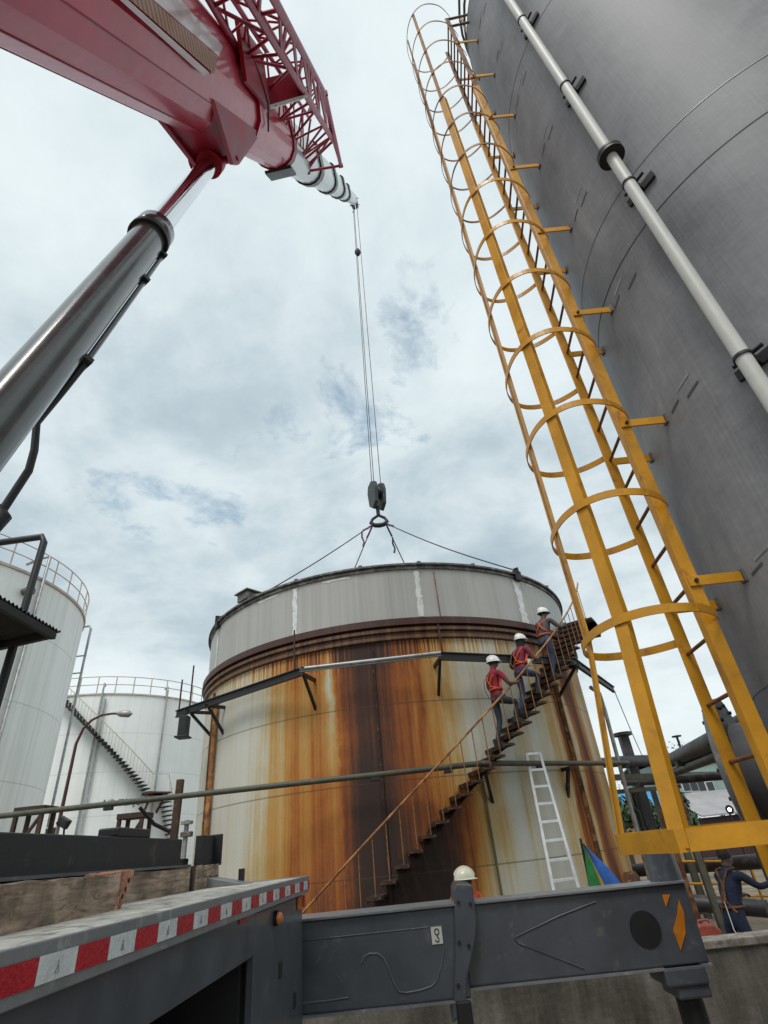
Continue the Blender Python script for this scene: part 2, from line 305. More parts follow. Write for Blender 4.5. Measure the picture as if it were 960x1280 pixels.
# ------------------------------------------------------------------ mesh builder and object helpers
class MB:
    def __init__(s): s.v = []; s.f = []; s.m = []; s.sm = []
    def add(s, vs, fs, mi=0, smooth=False):
        o = len(s.v); s.v += [V(p) for p in vs]
        for f in fs: s.f.append([i+o for i in f]); s.m.append(mi); s.sm.append(smooth)
        return s
    def box(s, c, size, ax=None, mi=0):
        c = V(c); X, Y, Z = ax if ax else (V((1, 0, 0)), V((0, 1, 0)), V((0, 0, 1)))
        hx, hy, hz = X*size[0]/2, Y*size[1]/2, Z*size[2]/2
        vs = [c+hx*i+hy*j+hz*k for i in (-1, 1) for j in (-1, 1) for k in (-1, 1)]
        fs = [(0, 1, 3, 2), (4, 6, 7, 5), (0, 4, 5, 1), (2, 3, 7, 6), (0, 2, 6, 4), (1, 5, 7, 3)]
        return s.add(vs, fs, mi)
    def bar(s, p, q, w, h, up=(0, 0, 1), mi=0):
        """rectangular bar from p to q, w across, h along 'up'"""
        p, q = V(p), V(q); d = q-p; L = d.length
        if L < 1e-6: return s
        d /= L; up = V(up); x = d.cross(up)
        if x.length < 1e-4: x = d.cross(V((0, 1, 0)))
        x.normalize(); u = x.cross(d)
        return s.box((p+q)/2, (w, L, h), (x, d, u), mi)
    def tube(s, pts, r, n=10, mi=0, caps=True, closed=False):
        pts = [V(p) for p in pts]; N = len(pts)
        rs = r if isinstance(r, (list, tuple)) else [r]*N
        prev = None; rings = []
        for i, p in enumerate(pts):
            if closed: d = pts[(i+1) % N]-pts[i-1]
            else: d = (pts[min(i+1, N-1)]-pts[max(i-1, 0)])
            d.normalize()
            if prev is None:
                a = V((0, 0, 1)) if abs(d.z) < .9 else V((1, 0, 0)); x = d.cross(a).normalized()
            else:
                x = prev-d*prev.dot(d)
                x = x.normalized() if x.length > 1e-5 else d.orthogonal().normalized()
            prev = x; y = d.cross(x)
            rings.append([p+(x*math.cos(2*math.pi*k/n)+y*math.sin(2*math.pi*k/n))*rs[i] for k in range(n)])
        vs = [v for rr in rings for v in rr]; fs = []
        for i in range(N if closed else N-1):
            j = (i+1) % N
            for k in range(n): fs.append((i*n+k, i*n+(k+1) % n, j*n+(k+1) % n, j*n+k))
        s.add(vs, fs, mi, True)
        if caps and not closed:
            s.add(rings[0], [tuple(range(n))[::-1]], mi); s.add(rings[-1], [tuple(range(n))], mi)
        return s
    def lathe(s, prof, c=(0, 0, 0), n=96, a0=0.0, a1=360.0, mi=0, smooth=True, axis=None):
        """prof: (radius, height) list turned about a vertical axis at c; angle 0 faces -Y and grows towards +X"""
        c = V(c); full = abs(a1-a0-360) < 1e-6; na = n if full else n+1
        if axis: X, Y, Z = axis
        else: X, Y, Z = V((1, 0, 0)), V((0, 1, 0)), V((0, 0, 1))
        # every profile edge gets its own rings, so corners stay crisp
        for (r0, z0), (r1, z1) in zip(prof[:-1], prof[1:]):
            vs = []
            for (r, z) in ((r0, z0), (r1, z1)):
                for k in range(na):
                    a = R_(a0+(a1-a0)*k/n); vs.append(c+X*(r*math.sin(a))-Y*(r*math.cos(a))+Z*z)
            fs = []
            for k in range(n):
                k2 = (k+1) % na; fs.append((k, k2, na+k2, na+k))
            s.add(vs, fs, mi, smooth)
        return s
    def prism(s, poly, off, mi=0):
        """a polygon (3-D points) pushed along the vector off"""
        P = [V(p) for p in poly]; off = V(off); n = len(P)
        s.add(P+[p+off for p in P], [tuple(range(n)), tuple(range(n, 2*n))[::-1]]+[(i, (i+1) % n, n+(i+1) % n, n+i) for i in range(n)], mi)
        return s
    def sheet(s, rows, mi=0, smooth=True):
        n = len(rows[0]); vs = [p for r in rows for p in r]
        s.add(vs, [(i*n+k, i*n+k+1, (i+1)*n+k+1, (i+1)*n+k) for i in range(len(rows)-1) for k in range(n-1)], mi, smooth); return s
    def build(s, name, mat, parent=None, bevel=0.0):
        me = bpy.data.meshes.new(name)
        off = V((0, 0, 0)); p = parent
        while p is not None: off += p.location; p = p.parent
        me.from_pydata([tuple(v-off) for v in s.v], [], s.f)
        mats = mat if isinstance(mat, (list, tuple)) else [mat]
        for mm in mats: me.materials.append(M[mm] if isinstance(mm, str) else mm)
        me.polygons.foreach_set('material_index', s.m); me.polygons.foreach_set('use_smooth', s.sm)
        bm = bmesh.new(); bm.from_mesh(me)
        bmesh.ops.remove_doubles(bm, verts=bm.verts, dist=1e-5) if not any(s.sm) else None
        bmesh.ops.recalc_face_normals(bm, faces=bm.faces)
        bm.to_mesh(me); bm.free()
        o = bpy.data.objects.new(name, me); COL.objects.link(o)
        if parent is not None: o.parent = parent
        if bevel:
            bv = o.modifiers.new('edge', 'BEVEL'); bv.width = bevel; bv.segments = 2; bv.limit_method = 'ANGLE'; bv.angle_limit = R_(40)
        return o
def tag(o, label, cat, group=None):
    o['label'] = label; o['category'] = cat
    if group: o['group'] = group
    return o
def thing(name, label, cat, loc, group=None):
    o = bpy.data.objects.new(name, None); COL.objects.link(o); o.location = V(loc); o.empty_display_size = .2
    return tag(o, label, cat, group)
def struct(o): o['kind'] = 'structure'; return o
def copy_part(o, parent, loc=None, rotz=None):
    c = o.copy(); COL.objects.link(c); c.parent = parent
    if loc is not None: c.location = loc
    if rotz is not None: c.rotation_euler = (0, 0, rotz)
    return c
def pol(C, r, phi, z): a = R_(phi); return V((C[0]+r*math.sin(a), C[1]-r*math.cos(a), z))
FLOOR = -.58
# ------------------------------------------------------------------ ground and containment wall
g = MB(); S = 900
yw = 6.3
g.add([(-S, -S, 0), (S, -S, 0), (S, yw, 0), (-S, yw, 0), (-S, yw, FLOOR), (S, yw, FLOOR), (S, S, FLOOR), (-S, S, FLOOR)], [(0, 1, 2, 3), (3, 2, 5, 4), (4, 5, 6, 7)])
struct(g.build('ground', 'dirt'))
w = thing('containment_wall', 'low stained concrete bund wall running behind the outrigger beam', 'wall', (0, yw, FLOOR))
MB().box((0, yw, (FLOOR+.53)/2), (70, .2, .53-FLOOR)).build('wall_face', 'concrete', w)
MB().box((0, yw, .56), (70, .25, .06)).build('coping', 'cap_conc', w, .008)
# ------------------------------------------------------------------ rusty tank
TC = V((-.306, 16.697, 0)); TR = 5.4
tank = thing('rusty_tank', 'large cream storage tank covered in orange and brown rust streaks', 'tank', (TC.x, TC.y, FLOOR))
# object coordinates of the shell are measured from the floor, so the material's heights are kept absolute by rooting at z = 0
tank.location.z = 0
MB().lathe([(TR, FLOOR), (TR, 5.34)], TC, 180).build('shell', 'rusty_shell', tank)
MB().lathe([(TR+.005, 5.34), (TR+.07, 5.36), (TR+.07, 5.43), (TR+.02, 5.45), (TR+.02, 5.50), (TR+.10, 5.52), (TR+.10, 5.59), (TR+.03, 5.61), (TR+.03, 5.63)], TC, 180).build('top_flange', 'rust_ring', tank)
MB().lathe([(TR+.03, 5.632), (TR+.14, 5.65), (TR+.14, 5.80), (TR-.3, 5.82)], TC, 180).build('top_flange', 'ring_dark', tank)
# stair
st = MB(); hp = []
for i in range(0, 66): ph = -21+i*1.28; hp.append(pol(TC, TR+.76, ph, 2.11+.0835*ph))
st.tube(hp, .021, 8)
stair = st.build('staircase', 'rust_rail', tank)
ZT = lambda ph: 1.29+.083*ph
tr0 = MB(); tr0.box(pol(TC, TR+.385, 0, 0)+V((0, 0, -.02)), (.25, .77, .04)); tr0.box(pol(TC, TR+.385, 0, 0)+V((-.115, 0, -.045)), (.012, .77, .05))
tr0.prism([pol(TC, TR, 0, 0)+V((.07, 0, -.04)), pol(TC, TR+.55, 0, 0)+V((.07, 0, -.04)), pol(TC, TR, 0, 0)+V((.07, 0, -.13))], (.012, 0, 0))
ba0 = MB(); ba0.tube([pol(TC, TR+.755, 0, -.05)+V((.04, 0, 0)), pol(TC, TR+.755, 0, .83)+V((.04, 0, 0))], .0095, 6)
tread = tr0.build('tread', 'tread', stair); bal = ba0.build('baluster', 'rust_rail', stair)
phs = [-21.0+2.33*i for i in range(35)]
for i, ph in enumerate(phs):
    a, c = (tread, bal) if i == 0 else (copy_part(tread, stair), copy_part(bal, stair))
    for o in (a, c): o.location = (0, 0, ZT(ph)); o.rotation_euler = (0, 0, R_(ph))
# top landing of the stair
ld = MB()
for k in range(6):
    ph = 60.5+2.3*k; ld.box(pol(TC, TR+.45, ph, 6.12), (.5, .9, .05), (V((math.cos(R_(ph)), math.sin(R_(ph)), 0)), V((-math.sin(R_(ph)), math.cos(R_(ph)), 0)), V((0, 0, 1))))
ld.build('landing', 'tread', stair)
# walkway beams round the tank
ZB = 4.85
wv = [atz(221, 889, ZB), atz(375, 836, ZB), atz(551, 816, ZB), atz(716, 823, ZB), atz(766, 859, ZB)]
wk = None
for k, (p, q) in enumerate(zip(wv[:-1], wv[1:])):
    mb = MB(); d = (q-p).normalized()
    if k == 1: mb.tube([p+V((0, -.02, -.01)), q+V((0, -.02, -.01))], .042, 10); mb.bar(p+V((0, 0, -.06)), q+V((0, 0, -.06)), .05, .02)
    else: mb.bar(p, q+d*(.12 if k == 0 else .02), .10, .02); mb.bar(p+V((0, 0, -.07)), q+d*.02+V((0, 0, -.07)), .016, .14); mb.bar(p+V((0, 0, -.145)), q+V((0, 0, -.145)), .08, .016)
    o = mb.build('walkway_beam', 'grey_pipe' if k == 1 else 'black', tank)
    if wk is None: wk = o
for k, t_ in ((0, .12), (0, .28), (1, .02), (1, .99), (3, .05)):
    p = wv[k]+(wv[k+1]-wv[k])*t_; dr = V((p.x-TC.x, p.y-TC.y, 0)).normalized(); w0 = V((TC.x, TC.y, 0))+dr*(TR-.02)
    mb = MB(); mb.bar((w0.x, w0.y, ZB-.12), p+dr*.06+V((0, 0, -.12)), .06, .07); mb.bar((w0.x, w0.y, ZB-.72), p-dr*.05+V((0, 0, -.15)), .05, .06)
    mb.build('bracket', 'black', wk)
for p, h in ((wv[1]+V((-.12, 0, 0)), .85), (wv[2]+V((.03, 0, 0)), .62), (wv[0]+(wv[1]-wv[0])*.02, .75), (wv[0]+(wv[1]-wv[0])*.12, 1.0)):
    MB().tube([p, p+V((0, 0, h))], .019, 6).build('stanchion', 'brown', wk)
hb = MB(); c = wv[0]+(wv[1]-wv[0])*.09+V((0, -.02, -.42)); hb.box(c, (.2, .24, .44)); hb.box(c+V((0, 0, -.25)), (.3, .34, .04)); hb.tube([c, c+V((0, 0, .4))], .03, 6); hb.build('hanging_box', 'black', wk, .01)
# verticals fixed to the shell
MB().tube([pol(TC, TR+.08, -50.5, 4.9), pol(TC, TR+.08, -50.5, FLOOR)], .06, 10).build('downpipe', 'rust_rail', tank)
MB().tube([pol(TC, TR+.07, -53, 5.2), pol(TC, TR+.07, -53, FLOOR)], .035, 8).build('downpipe', 'rust', tank)
mb = MB(); mb.bar(pol(TC, TR+.03, 45.5, 4.4), pol(TC, TR+.03, 45.5, FLOOR), .09, .06, (0, 1, 0)); mb.build('vertical_angle', 'rust', tank)
MB().tube([pol(TC, TR+.04, 17.8, 2.6), pol(TC, TR+.04, 17.8, FLOOR)], .022, 8).build('conduit', 'conduit', tank)
mb = MB(); mb.bar(pol(TC, TR+.02, -2.7, 5.2), pol(TC, TR+.02, -2.7, FLOOR), .05, .035, (0, 1, 0)); mb.build('vertical_angle', 'tread', tank)
mb = MB(); mb.tube([pol(TC, TR+.35, 60, 4.5), pol(TC, TR+.45, 64, 4.4), pol(TC, TR+.45, 65, 4.0), pol(TC, TR+.3, 66, FLOOR)], .05, 8); mb.build('downpipe', 'grey_pipe', tank)
mb = MB(); mb.lathe([(.0, 0), (.36, 0), (.36, .22), (0, .22)], pol(TC, TR-.02, 58, .35), 28, axis=(V((math.cos(R_(58)), math.sin(R_(58)), 0)), V((0, 0, -1)), V((math.sin(R_(58)), -math.cos(R_(58)), 0)))); mb.build('manway', 'rust', tank)
# ------------------------------------------------------------------ the roof section being lifted
roof = thing('tank_roof_section', 'pale grey ring shaped roof section sitting on top of the rusty tank', 'tank roof', (TC.x, TC.y, 0))
ZR0, ZR1 = 5.835, 7.17
MB().lathe([(TR+.01, ZR0), (TR+.01, ZR1-.14)], TC, 180).build('band', 'band', roof)
MB().lathe([(TR+.01, ZR1-.14), (TR+.05, ZR1-.13), (TR+.05, ZR1-.09), (TR+.03, ZR1-.08), (TR+.03, ZR1-.05), (TR+.10, ZR1-.045), (TR+.10, ZR1), (TR-.1, ZR1+.02), (TR-.6, ZR1+.05), (0, ZR1+.42)], TC, 180).build('roof_plate', 'rim', roof)
for ph in (-56, -21.8, 9.6, 39.6, -84, 71):
    mb = MB(); rows = []; n = 14
    wb = .065 if ph not in (39.6,) else .12
    for i in range(n+1):
        z = ZR0+.03+(ZR1-.2-ZR0)*i/n; w0, w1 = wb*random.uniform(.6, 1.25), wb*random.uniform(.6, 1.25)
        rows.append([pol(TC, TR+.016, ph+math.degrees(x/TR), z) for x in (-w0, 0, w1)])
    mb.sheet(rows, smooth=False); mb.build('weld_strip', 'primer', roof)
for a0, a1 in ((-34, -27), (-14, -7), (44, 47)):
    mb = MB(); rows = [[pol(TC, TR+.016, a0+(a1-a0)*k/8, z+random.uniform(-.012, .012)) for k in range(9)] for z in (ZR1-.22, ZR1-.175)]
    mb.sheet(rows, smooth=False); mb.build('weld_strip', 'primer', roof)
for ph in (-34.5, -21, -4, 10.5, 25, 55):
    MB().box(pol(TC, TR+.07, ph, ZR1-.015), (.09, .12, .075)).build('roof_clip', 'rim', roof)
MB().tube([pol(TC, TR+.02, 14.2, ZR0+.02), pol(TC, TR+.02, 14.2, ZR1-.2)], .012, 5).build('seam_bead', 'rust_rail', roof)
lugs = {}
for ph in (-55.5, 40, 152, -140):
    c = pol(TC, TR+.06, ph, ZR1-.06); lugs[ph] = c+V((0, 0, .16)); ax = (V((math.cos(R_(ph)), math.sin(R_(ph)), 0)), V((-math.sin(R_(ph)), math.cos(R_(ph)), 0)), V((0, 0, 1)))
    mb = MB(); mb.box(c, (.22, .12, .26), ax); mb.box(c+V((0, 0, .14)), (.05, .16, .16), ax); mb.tube([c+V((0, 0, .14))+ax[0]*.08*math.sin(t_*.785)+V((0, 0, .08*math.cos(t_*.785))) for t_ in range(8)], .02, 6, closed=True)
    mb.build('lifting_lug', 'black', roof, .008)
c = pol(TC, TR-.15, -40, ZR1+.14); ax = (V((math.cos(R_(-40)), math.sin(R_(-40)), 0)), V((-math.sin(R_(-40)), math.cos(R_(-40)), 0)), V((0, 0, 1)))
mb = MB(); mb.box(c, (.42, .5, .2), ax); mb.box(c+V((0, 0, .13)), (.56, .62, .03), (ax[0], ax[1], V((0, 0, 1)))); mb.build('roof_hatch', 'rim', roof, .005)
# ------------------------------------------------------------------ green fire water pipe in front of the tank
pts = [aty(-60, 1027, 11.42), aty(0, 1020, 11.33), aty(250, 993, 11.12), aty(400, 976, 10.98), aty(600, 955, 10.86), aty(790, 968, 13.6)]
for p in pts: p.z = 2.72
gp = thing('water_pipe', 'long thin olive green water pipe crossing in front of the rusty tank', 'pipe', (0, 11, 0))
MB().tube(pts, .05, 12).build('pipe_run', 'green_steel', gp)
for t_, k in ((.55, 1), (.35, 3), (.8, 3), (.35, 4), (.97, 4)):
    p = pts[k]+(pts[k+1]-pts[k])*t_; MB().box(p+V((0, 0, -.075)), (.16, .09, .06)).build('pipe_clamp', 'black', gp, .005)
def wall_arm(p, ph):
    q = pol(TC, TR-.02, ph, p.z-.06); mb = MB(); mb.bar(p+V((0, 0, -.09)), V((q.x, q.y, p.z-.09)), .07, .07); mb.bar(V((q.x, q.y, p.z-.6)), p+(V((q.x, q.y, p.z))-p)*.3+V((0, 0, -.12)), .06, .06); mb.build('wall_bracket', 'black', gp)
wall_arm(pts[4]+V((.05, 0, 0)), 19.5); wall_arm(pts[4]+(pts[5]-pts[4])*.55, 40)
# pipe post beside the tank
p0 = aty(228, 975, 12.1); p1 = aty(216, 1046, 12.1)
pp = thing('pipe_post', 'rusty brown upright steel post carrying the green pipe', 'post', (p1.x, 12.1, FLOOR))
MB().bar((p0.x, 12.0, p0.z), (p0.x-.04, 12.0, FLOOR), .13, .11, (0, 1, 0)).build('column', 'brown', pp, .006)
MB().tube([(p0.x-.08, 11.96, 2.2), (p0.x-.35, 11.8, 2.35), (p0.x-.55, 11.5, 2.64)], .035, 8).build('knee_brace', 'black', pp)
# ------------------------------------------------------------------ people
def skin_mesh(name, J, E, parts, mats, parent, M4, root='pelvis'):
    names = list(J); idx = {n: i for i, n in enumerate(names)}
    me = bpy.data.meshes.new(name)
    me.from_pydata([tuple(M4 @ V(J[n][0])) for n in names], [(idx[a], idx[b_]) for a, b_, *_ in E], [])
    o = bpy.data.objects.new(name, me); COL.objects.link(o)
    sk = o.modifiers.new('skin', 'SKIN'); sk.use_smooth_shade = True
    sv = me.skin_vertices[0].data
    for n, i in idx.items():
        r = J[n][1]; sv[i].radius = r if isinstance(r, tuple) else (r, r); sv[i].use_root = (n == root)
    ss = o.modifiers.new('sub', 'SUBSURF'); ss.levels = 2; ss.render_levels = 2
    dg = bpy.context.evaluated_depsgraph_get(); dg.update()
    me2 = bpy.data.meshes.new_from_object(o.evaluated_get(dg)); me2.name = name
    bpy.data.objects.remove(o)
    me2.materials.clear()
    for mm in mats: me2.materials.append(M[mm])
    segs = [(M4 @ V(J[a][0]), M4 @ V(J[b_][0]), (t_[0] if t_ else 0), J[a][1], J[b_][1]) for a, b_, *t_ in E]
    def rad(r): return (r[0]+r[1])/2 if isinstance(r, tuple) else r
    for pl in me2.polygons:
        c_ = pl.center; best = (9e9, 0)
        for a, b_, mi, ra, rb in segs:
            d = b_-a; L = d.length_squared; k = max(0, min(1, (c_-a).dot(d)/L)) if L > 0 else 0
            dist = (c_-(a+d*k)).length-(rad(ra)*(1-k)+rad(rb)*k)
            if dist < best[0]: best = (dist, mi)
        pl.material_index = best[1]; pl.use_smooth = True
    off = parent.location
    for v in me2.vertices: v.co -= off
    o2 = bpy.data.objects.new(name, me2); COL.objects.link(o2); o2.parent = parent
    return o2
def person(label, pos, heading, J, shirt, sleeve, legs, hat='hat', hat_tilt=(0, 0), extras=None, group=None, sleeve_long=False, hair=None):
    """J: joints in metres, x forward, y to the figure's left, z up from the ground point; heading: degrees anticlockwise from +X"""
    root = thing('person', label, 'person', pos, group)
    M4 = Matrix.Translation(V(pos)) @ Matrix.Rotation(R_(heading), 4, 'Z')
    E = [('pelvis', 'waist', 0), ('waist', 'chest', 0), ('chest', 'neckb', 0), ('neckb', 'neck', 2), ('neck', 'head', 2), ('head', 'crown', 2), ('head', 'nose', 2)]
    rad = {'pelvis': (.135, .115), 'waist': (.125, .10), 'chest': (.155, .115), 'neckb': (.085, .075), 'neck': (.055, .055), 'head': (.085, .098), 'crown': (.075, .085), 'nose': (.018, .018),
           'shoulder': .068, 'elbow': .047, 'wrist': .033, 'palm': (.036, .022), 'hip': .092, 'knee': .062, 'ankle': .046, 'heel': .045, 'toe': .038}
    JJ = {k: (J[k], rad[k]) for k in ('pelvis', 'waist', 'chest', 'neckb', 'neck', 'head', 'crown')}
    hd = V(J['head']); fw = V(J.get('face', (1, 0, 0))).normalized(); JJ['nose'] = (tuple(hd+fw*.105), rad['nose'])
    sl = 0 if sleeve_long else 2
    for s_ in ('L', 'R'):
        for k in ('shoulder', 'elbow', 'wrist', 'palm', 'hip', 'knee', 'ankle', 'toe'):
            JJ[k+s_] = (J[k+s_], rad[k])
        sh, el, wr = V(J['shoulder'+s_]), V(J['elbow'+s_]), V(J['wrist'+s_]); mid = sh+(el-sh)*.62
        JJ['sleeve'+s_] = (tuple(mid), .056)
        E += [('chest', 'shoulder'+s_, 0), ('shoulder'+s_, 'sleeve'+s_, 0), ('sleeve'+s_, 'elbow'+s_, sl), ('elbow'+s_, 'wrist'+s_, sl), ('wrist'+s_, 'palm'+s_, 2)]
        E += [('pelvis', 'hip'+s_, 1), ('hip'+s_, 'knee'+s_, 1), ('knee'+s_, 'ankle'+s_, 1), ('ankle'+s_, 'toe'+s_, 3)]
        pm = V(J['palm'+s_]); d = (pm-wr).normalized(); side = d.cross(V((0, 0, 1)));
        side = side.normalized() if side.length > .1 else V((0, 1, 0)); nrm = side.cross(d)
        for k, (off, L) in enumerate(((-.026, .058), (-.009, .07), (.009, .066), (.026, .05))):
            a = pm+d*.03+side*off; b1 = a+d*L*.5-nrm*.012; c1 = b1+d*L*.25-nrm*L*.45
            JJ[f'f{k}a{s_}'] = (tuple(a), .0095); JJ[f'f{k}b{s_}'] = (tuple(b1), .009); JJ[f'f{k}c{s_}'] = (tuple(c1), .0075)
            E += [('palm'+s_, f'f{k}a{s_}', 2), (f'f{k}a{s_}', f'f{k}b{s_}', 2), (f'f{k}b{s_}', f'f{k}c{s_}', 2)]
        a = pm-d*.02-side*.034; b1 = a+d*.03-side*.014-nrm*.015
        JJ[f'ta{s_}'] = (tuple(a), .011); JJ[f'tb{s_}'] = (tuple(b1), .009)
        E += [('palm'+s_, f'ta{s_}', 2), (f'ta{s_}', f'tb{s_}', 2)]
    skin_mesh('body', JJ, E, None, [shirt, legs, 'skin', 'boot'], root, M4)
    def W(p): return M4 @ V(p)
    up = (V(J['crown'])-hd).normalized()
    X = (fw-up*fw.dot(up)).normalized(); Y = up.cross(X)
    ax = tuple((M4.to_3x3() @ a).normalized() for a in (X, Y, up))
    if hat:
        mb = MB(); hc = hd+up*.035; n = 22; rows = []
        for i in range(9):
            t_ = i/8*math.pi/2; r = math.cos(t_); rows.append([W(hc+X*(.148*r*math.cos(2*math.pi*k/n))+Y*(.122*r*math.sin(2*math.pi*k/n))+up*(.135*math.sin(t_))) for k in range(n+1)])
        mb.sheet(rows)
        brim = [[W(hc+X*(rx*math.cos(2*math.pi*k/n)+fo)+Y*(ry*math.sin(2*math.pi*k/n))+up*dz) for k in range(n+1)] for rx, ry, fo, dz in ((.148, .122, 0, .0), (.168, .136, .016, -.008), (.17, .138, .018, -.016), (.146, .12, .002, -.01))]
        mb.sheet(brim); mb.tube([W(hc+X*(.15*math.cos(a_))+up*(.142*math.sin(a_))) for a_ in [k*.26+.2 for k in range(11)]], .011, 6)
        h = mb.build('hard_hat', hat, root)
    if hair:
        mb = MB(); n = 14; hc = hd+up*.0
        rows = [[W(hc-X*.012+X*(.098*math.cos(t_)*math.cos(2*math.pi*k/n))+Y*(.09*math.cos(t_)*math.sin(2*math.pi*k/n))+up*(.02+.115*math.sin(t_))) for k in range(n+1)] for t_ in (-.35, 0, .5, 1, 1.35, 1.56)]
        mb.sheet(rows); mb.build('hair', hair, root)
    for s_ in ('L', 'R'):
        mb = MB(); an, to = V(J['ankle'+s_]), V(J['toe'+s_]); d = (to-an); d.z = 0; d.normalize(); sd = V((-d.y, d.x, 0)); zb = to.z-.045
        prof = [(-.075, .036), (-.03, .044), (.06, .046), (.15, .05), (.21, .036)]
        low = [W(an+d*a_+sd*w_+V((0, 0, zb-an.z))) for a_, w_ in prof]+[W(an+d*a_-sd*w_+V((0, 0, zb-an.z))) for a_, w_ in prof[::-1]]
        hi = [W(an+d*(a_*.96)+sd*w_*.95+V((0, 0, zb-an.z+(.12 if a_ < .03 else .085 if a_ < .1 else .06)))) for a_, w_ in prof]+[W(an+d*(a_*.96)-sd*w_*.95+V((0, 0, zb-an.z+(.12 if a_ < .03 else .085 if a_ < .1 else .06)))) for a_, w_ in prof[::-1]]
        n = len(low); mb.add(low+hi, [tuple(range(n))[::-1], tuple(range(n, 2*n))]+[(i, (i+1) % n, n+(i+1) % n, n+i) for i in range(n)]); mb.build('boot', 'boot', root, .012)
    if extras: extras(root, W, J)
    return root
def strap(root, W, pts, mat='orange', w=.045, name='harness_strap'):
    mb = MB(); P = [W(p) for p in pts]
    mb.tube(P, w*.35, 6); return mb.build(name, mat, root)
def ring_pts(c, rx, ry, z, n=14, tilt=0): return [(c[0]+rx*math.cos(2*math.pi*k/n), c[1]+ry*math.sin(2*math.pi*k/n), z+tilt*math.cos(2*math.pi*k/n)) for k in range(n+1)]
STEP = .193; RUN = .235      # rise and going of one tread along the walking line
def climb(lean, step_leg='R', drop=0, arm_R=None, arm_L=None, headdir=(1, 0, 0), look=0.0):
    """a figure walking upstairs: rear foot at z 0, front foot one or two treads up"""
    p = V((.10, 0, .93-drop)); a = R_(lean); up = V((math.sin(a), 0, math.cos(a)))
    wa = p+up*.16; ch = p+up*.36; nb = p+up*.52; nk = p+up*.57+V((.01, 0, 0)); hd = nk+V((.045, 0, .115)); cr = hd+V((.0, 0, .085))
    J = dict(pelvis=p, waist=wa, chest=ch, neckb=nb, neck=nk, head=hd, crown=cr, face=headdir)
    for s_, y in (('L', 1), ('R', -1)):
        J['hip'+s_] = p+V((0, y*.095, -.06)); J['shoulder'+s_] = p+up*.47+V((0, y*.185, 0))
        fr = s_ == step_leg
        if fr:
            J['knee'+s_] = V((.46, y*.12, .80-drop*.3)); J['ankle'+s_] = V((RUN*1.55, y*.11, STEP*2+.09)); J['toe'+s_] = V((RUN*1.55+.17, y*.12, STEP*2+.045))
        else:
            J['knee'+s_] = V((.13, y*.10, .48)); J['ankle'+s_] = V((-.02, y*.10, .09)); J['toe'+s_] = V((.15, y*.11, .045))
    J['elbowR'], J['wristR'], J['palmR'] = [V(q) for q in arm_R]; J['elbowL'], J['wristL'], J['palmL'] = [V(q) for q in arm_L]
    return {k: tuple(v) for k, v in J.items()}
def stair_spot(ph, r=TR+.5):
    k = min(phs, key=lambda q: abs(q-ph)); return pol(TC, r, k, ZT(k))
def ex1(root, W, J):
    c = J['chest']; wt = J['waist']
    strap(root, W, ring_pts((wt[0], wt[1]), .125, .15, wt[2]-.02))
    strap(root, W, [(c[0]-.02, .12, c[2]+.14), (c[0]-.125, .08, c[2]), (wt[0]-.12, -.02, wt[2]+.04), (wt[0]-.06, -.14, wt[2]-.02)])
    strap(root, W, [(c[0]-.02, -.12, c[2]+.14), (c[0]-.125, -.08, c[2]), (wt[0]-.12, .02, wt[2]+.04), (wt[0]-.06, .14, wt[2]-.02)])
    strap(root, W, [(c[0]+.05, -.13, c[2]+.1), (c[0]+.03, -.16, wt[2]+.12), (wt[0]+.02, -.15, wt[2])], 'hivis', .07)
    strap(root, W, [(c[0]-.11, .0, c[2]+.08), (c[0]-.24, .03, c[2]-.04), (wt[0]-.25, .03, wt[2]), (wt[0]-.2, 0, wt[2]-.2), (wt[0]-.12, -.03, wt[2]-.2)], 'conduit', .024, 'lanyard')
J1 = climb(2, 'R', .02, arm_R=((.24, -.31, 1.10), (.42, -.29, 1.13), (.50, -.27, 1.17)), arm_L=((.12, .27, 1.14), (.32, .25, 1.04), (.40, .24, 1.04)), headdir=(1, -.25, -.1))
person('climber in a red T-shirt and white helmet, lowest of three on the stair', stair_spot(20.9), 23+3, J1, 'shirt_red', 2, 'jeans_dark', 'hat', extras=ex1, group='climbers on the rusty stair', hair='hair')
def ex2(root, W, J):
    c = J['chest']; wt = J['waist']; ex1(root, W, J)
    mb = MB(); mb.tube([W((J['neck'][0]-.01, 0, J['neck'][2]-.03)), W((J['neck'][0], 0, J['neck'][2]+.03)), W((J['head'][0]-.015, 0, J['head'][2]+.0))], [.085, .082, .104], 14); mb.build('neck_cloth', 'cloth_black', root)
    mb = MB(); mb.box(W((wt[0]+.10, -.17, wt[2]-.02)), (.09, .07, .14)); mb.build('pouch', 'plate', root, .01)
J2 = climb(16, 'R', .04, arm_R=((.30, -.31, 1.04), (.46, -.29, 1.14), (.53, -.27, 1.20)), arm_L=((.14, .3, 1.06), (.34, .28, .96), (.42, .27, .94)), headdir=(1, -.1, -.5))
person('climber in a maroon shirt and blue jeans with head bowed, middle of the stair', stair_spot(27.9), 30+3, J2, 'shirt_maroon', 2, 'jeans', 'hat', extras=ex2, group='climbers on the rusty stair')
def ex3(root, W, J):
    c = J['chest']; wt = J['waist']
    for y in (1, -1): strap(root, W, [(c[0]+.02, y*.13, c[2]+.13), (c[0]-.115, y*.04, c[2]+.05), (wt[0]-.125, -y*.07, wt[2]+.08), (wt[0]-.06, -y*.15, wt[2])], 'orange', .05)
    strap(root, W, ring_pts((wt[0]-.01, 0), .13, .155, wt[2]-.06), 'orange', .06)
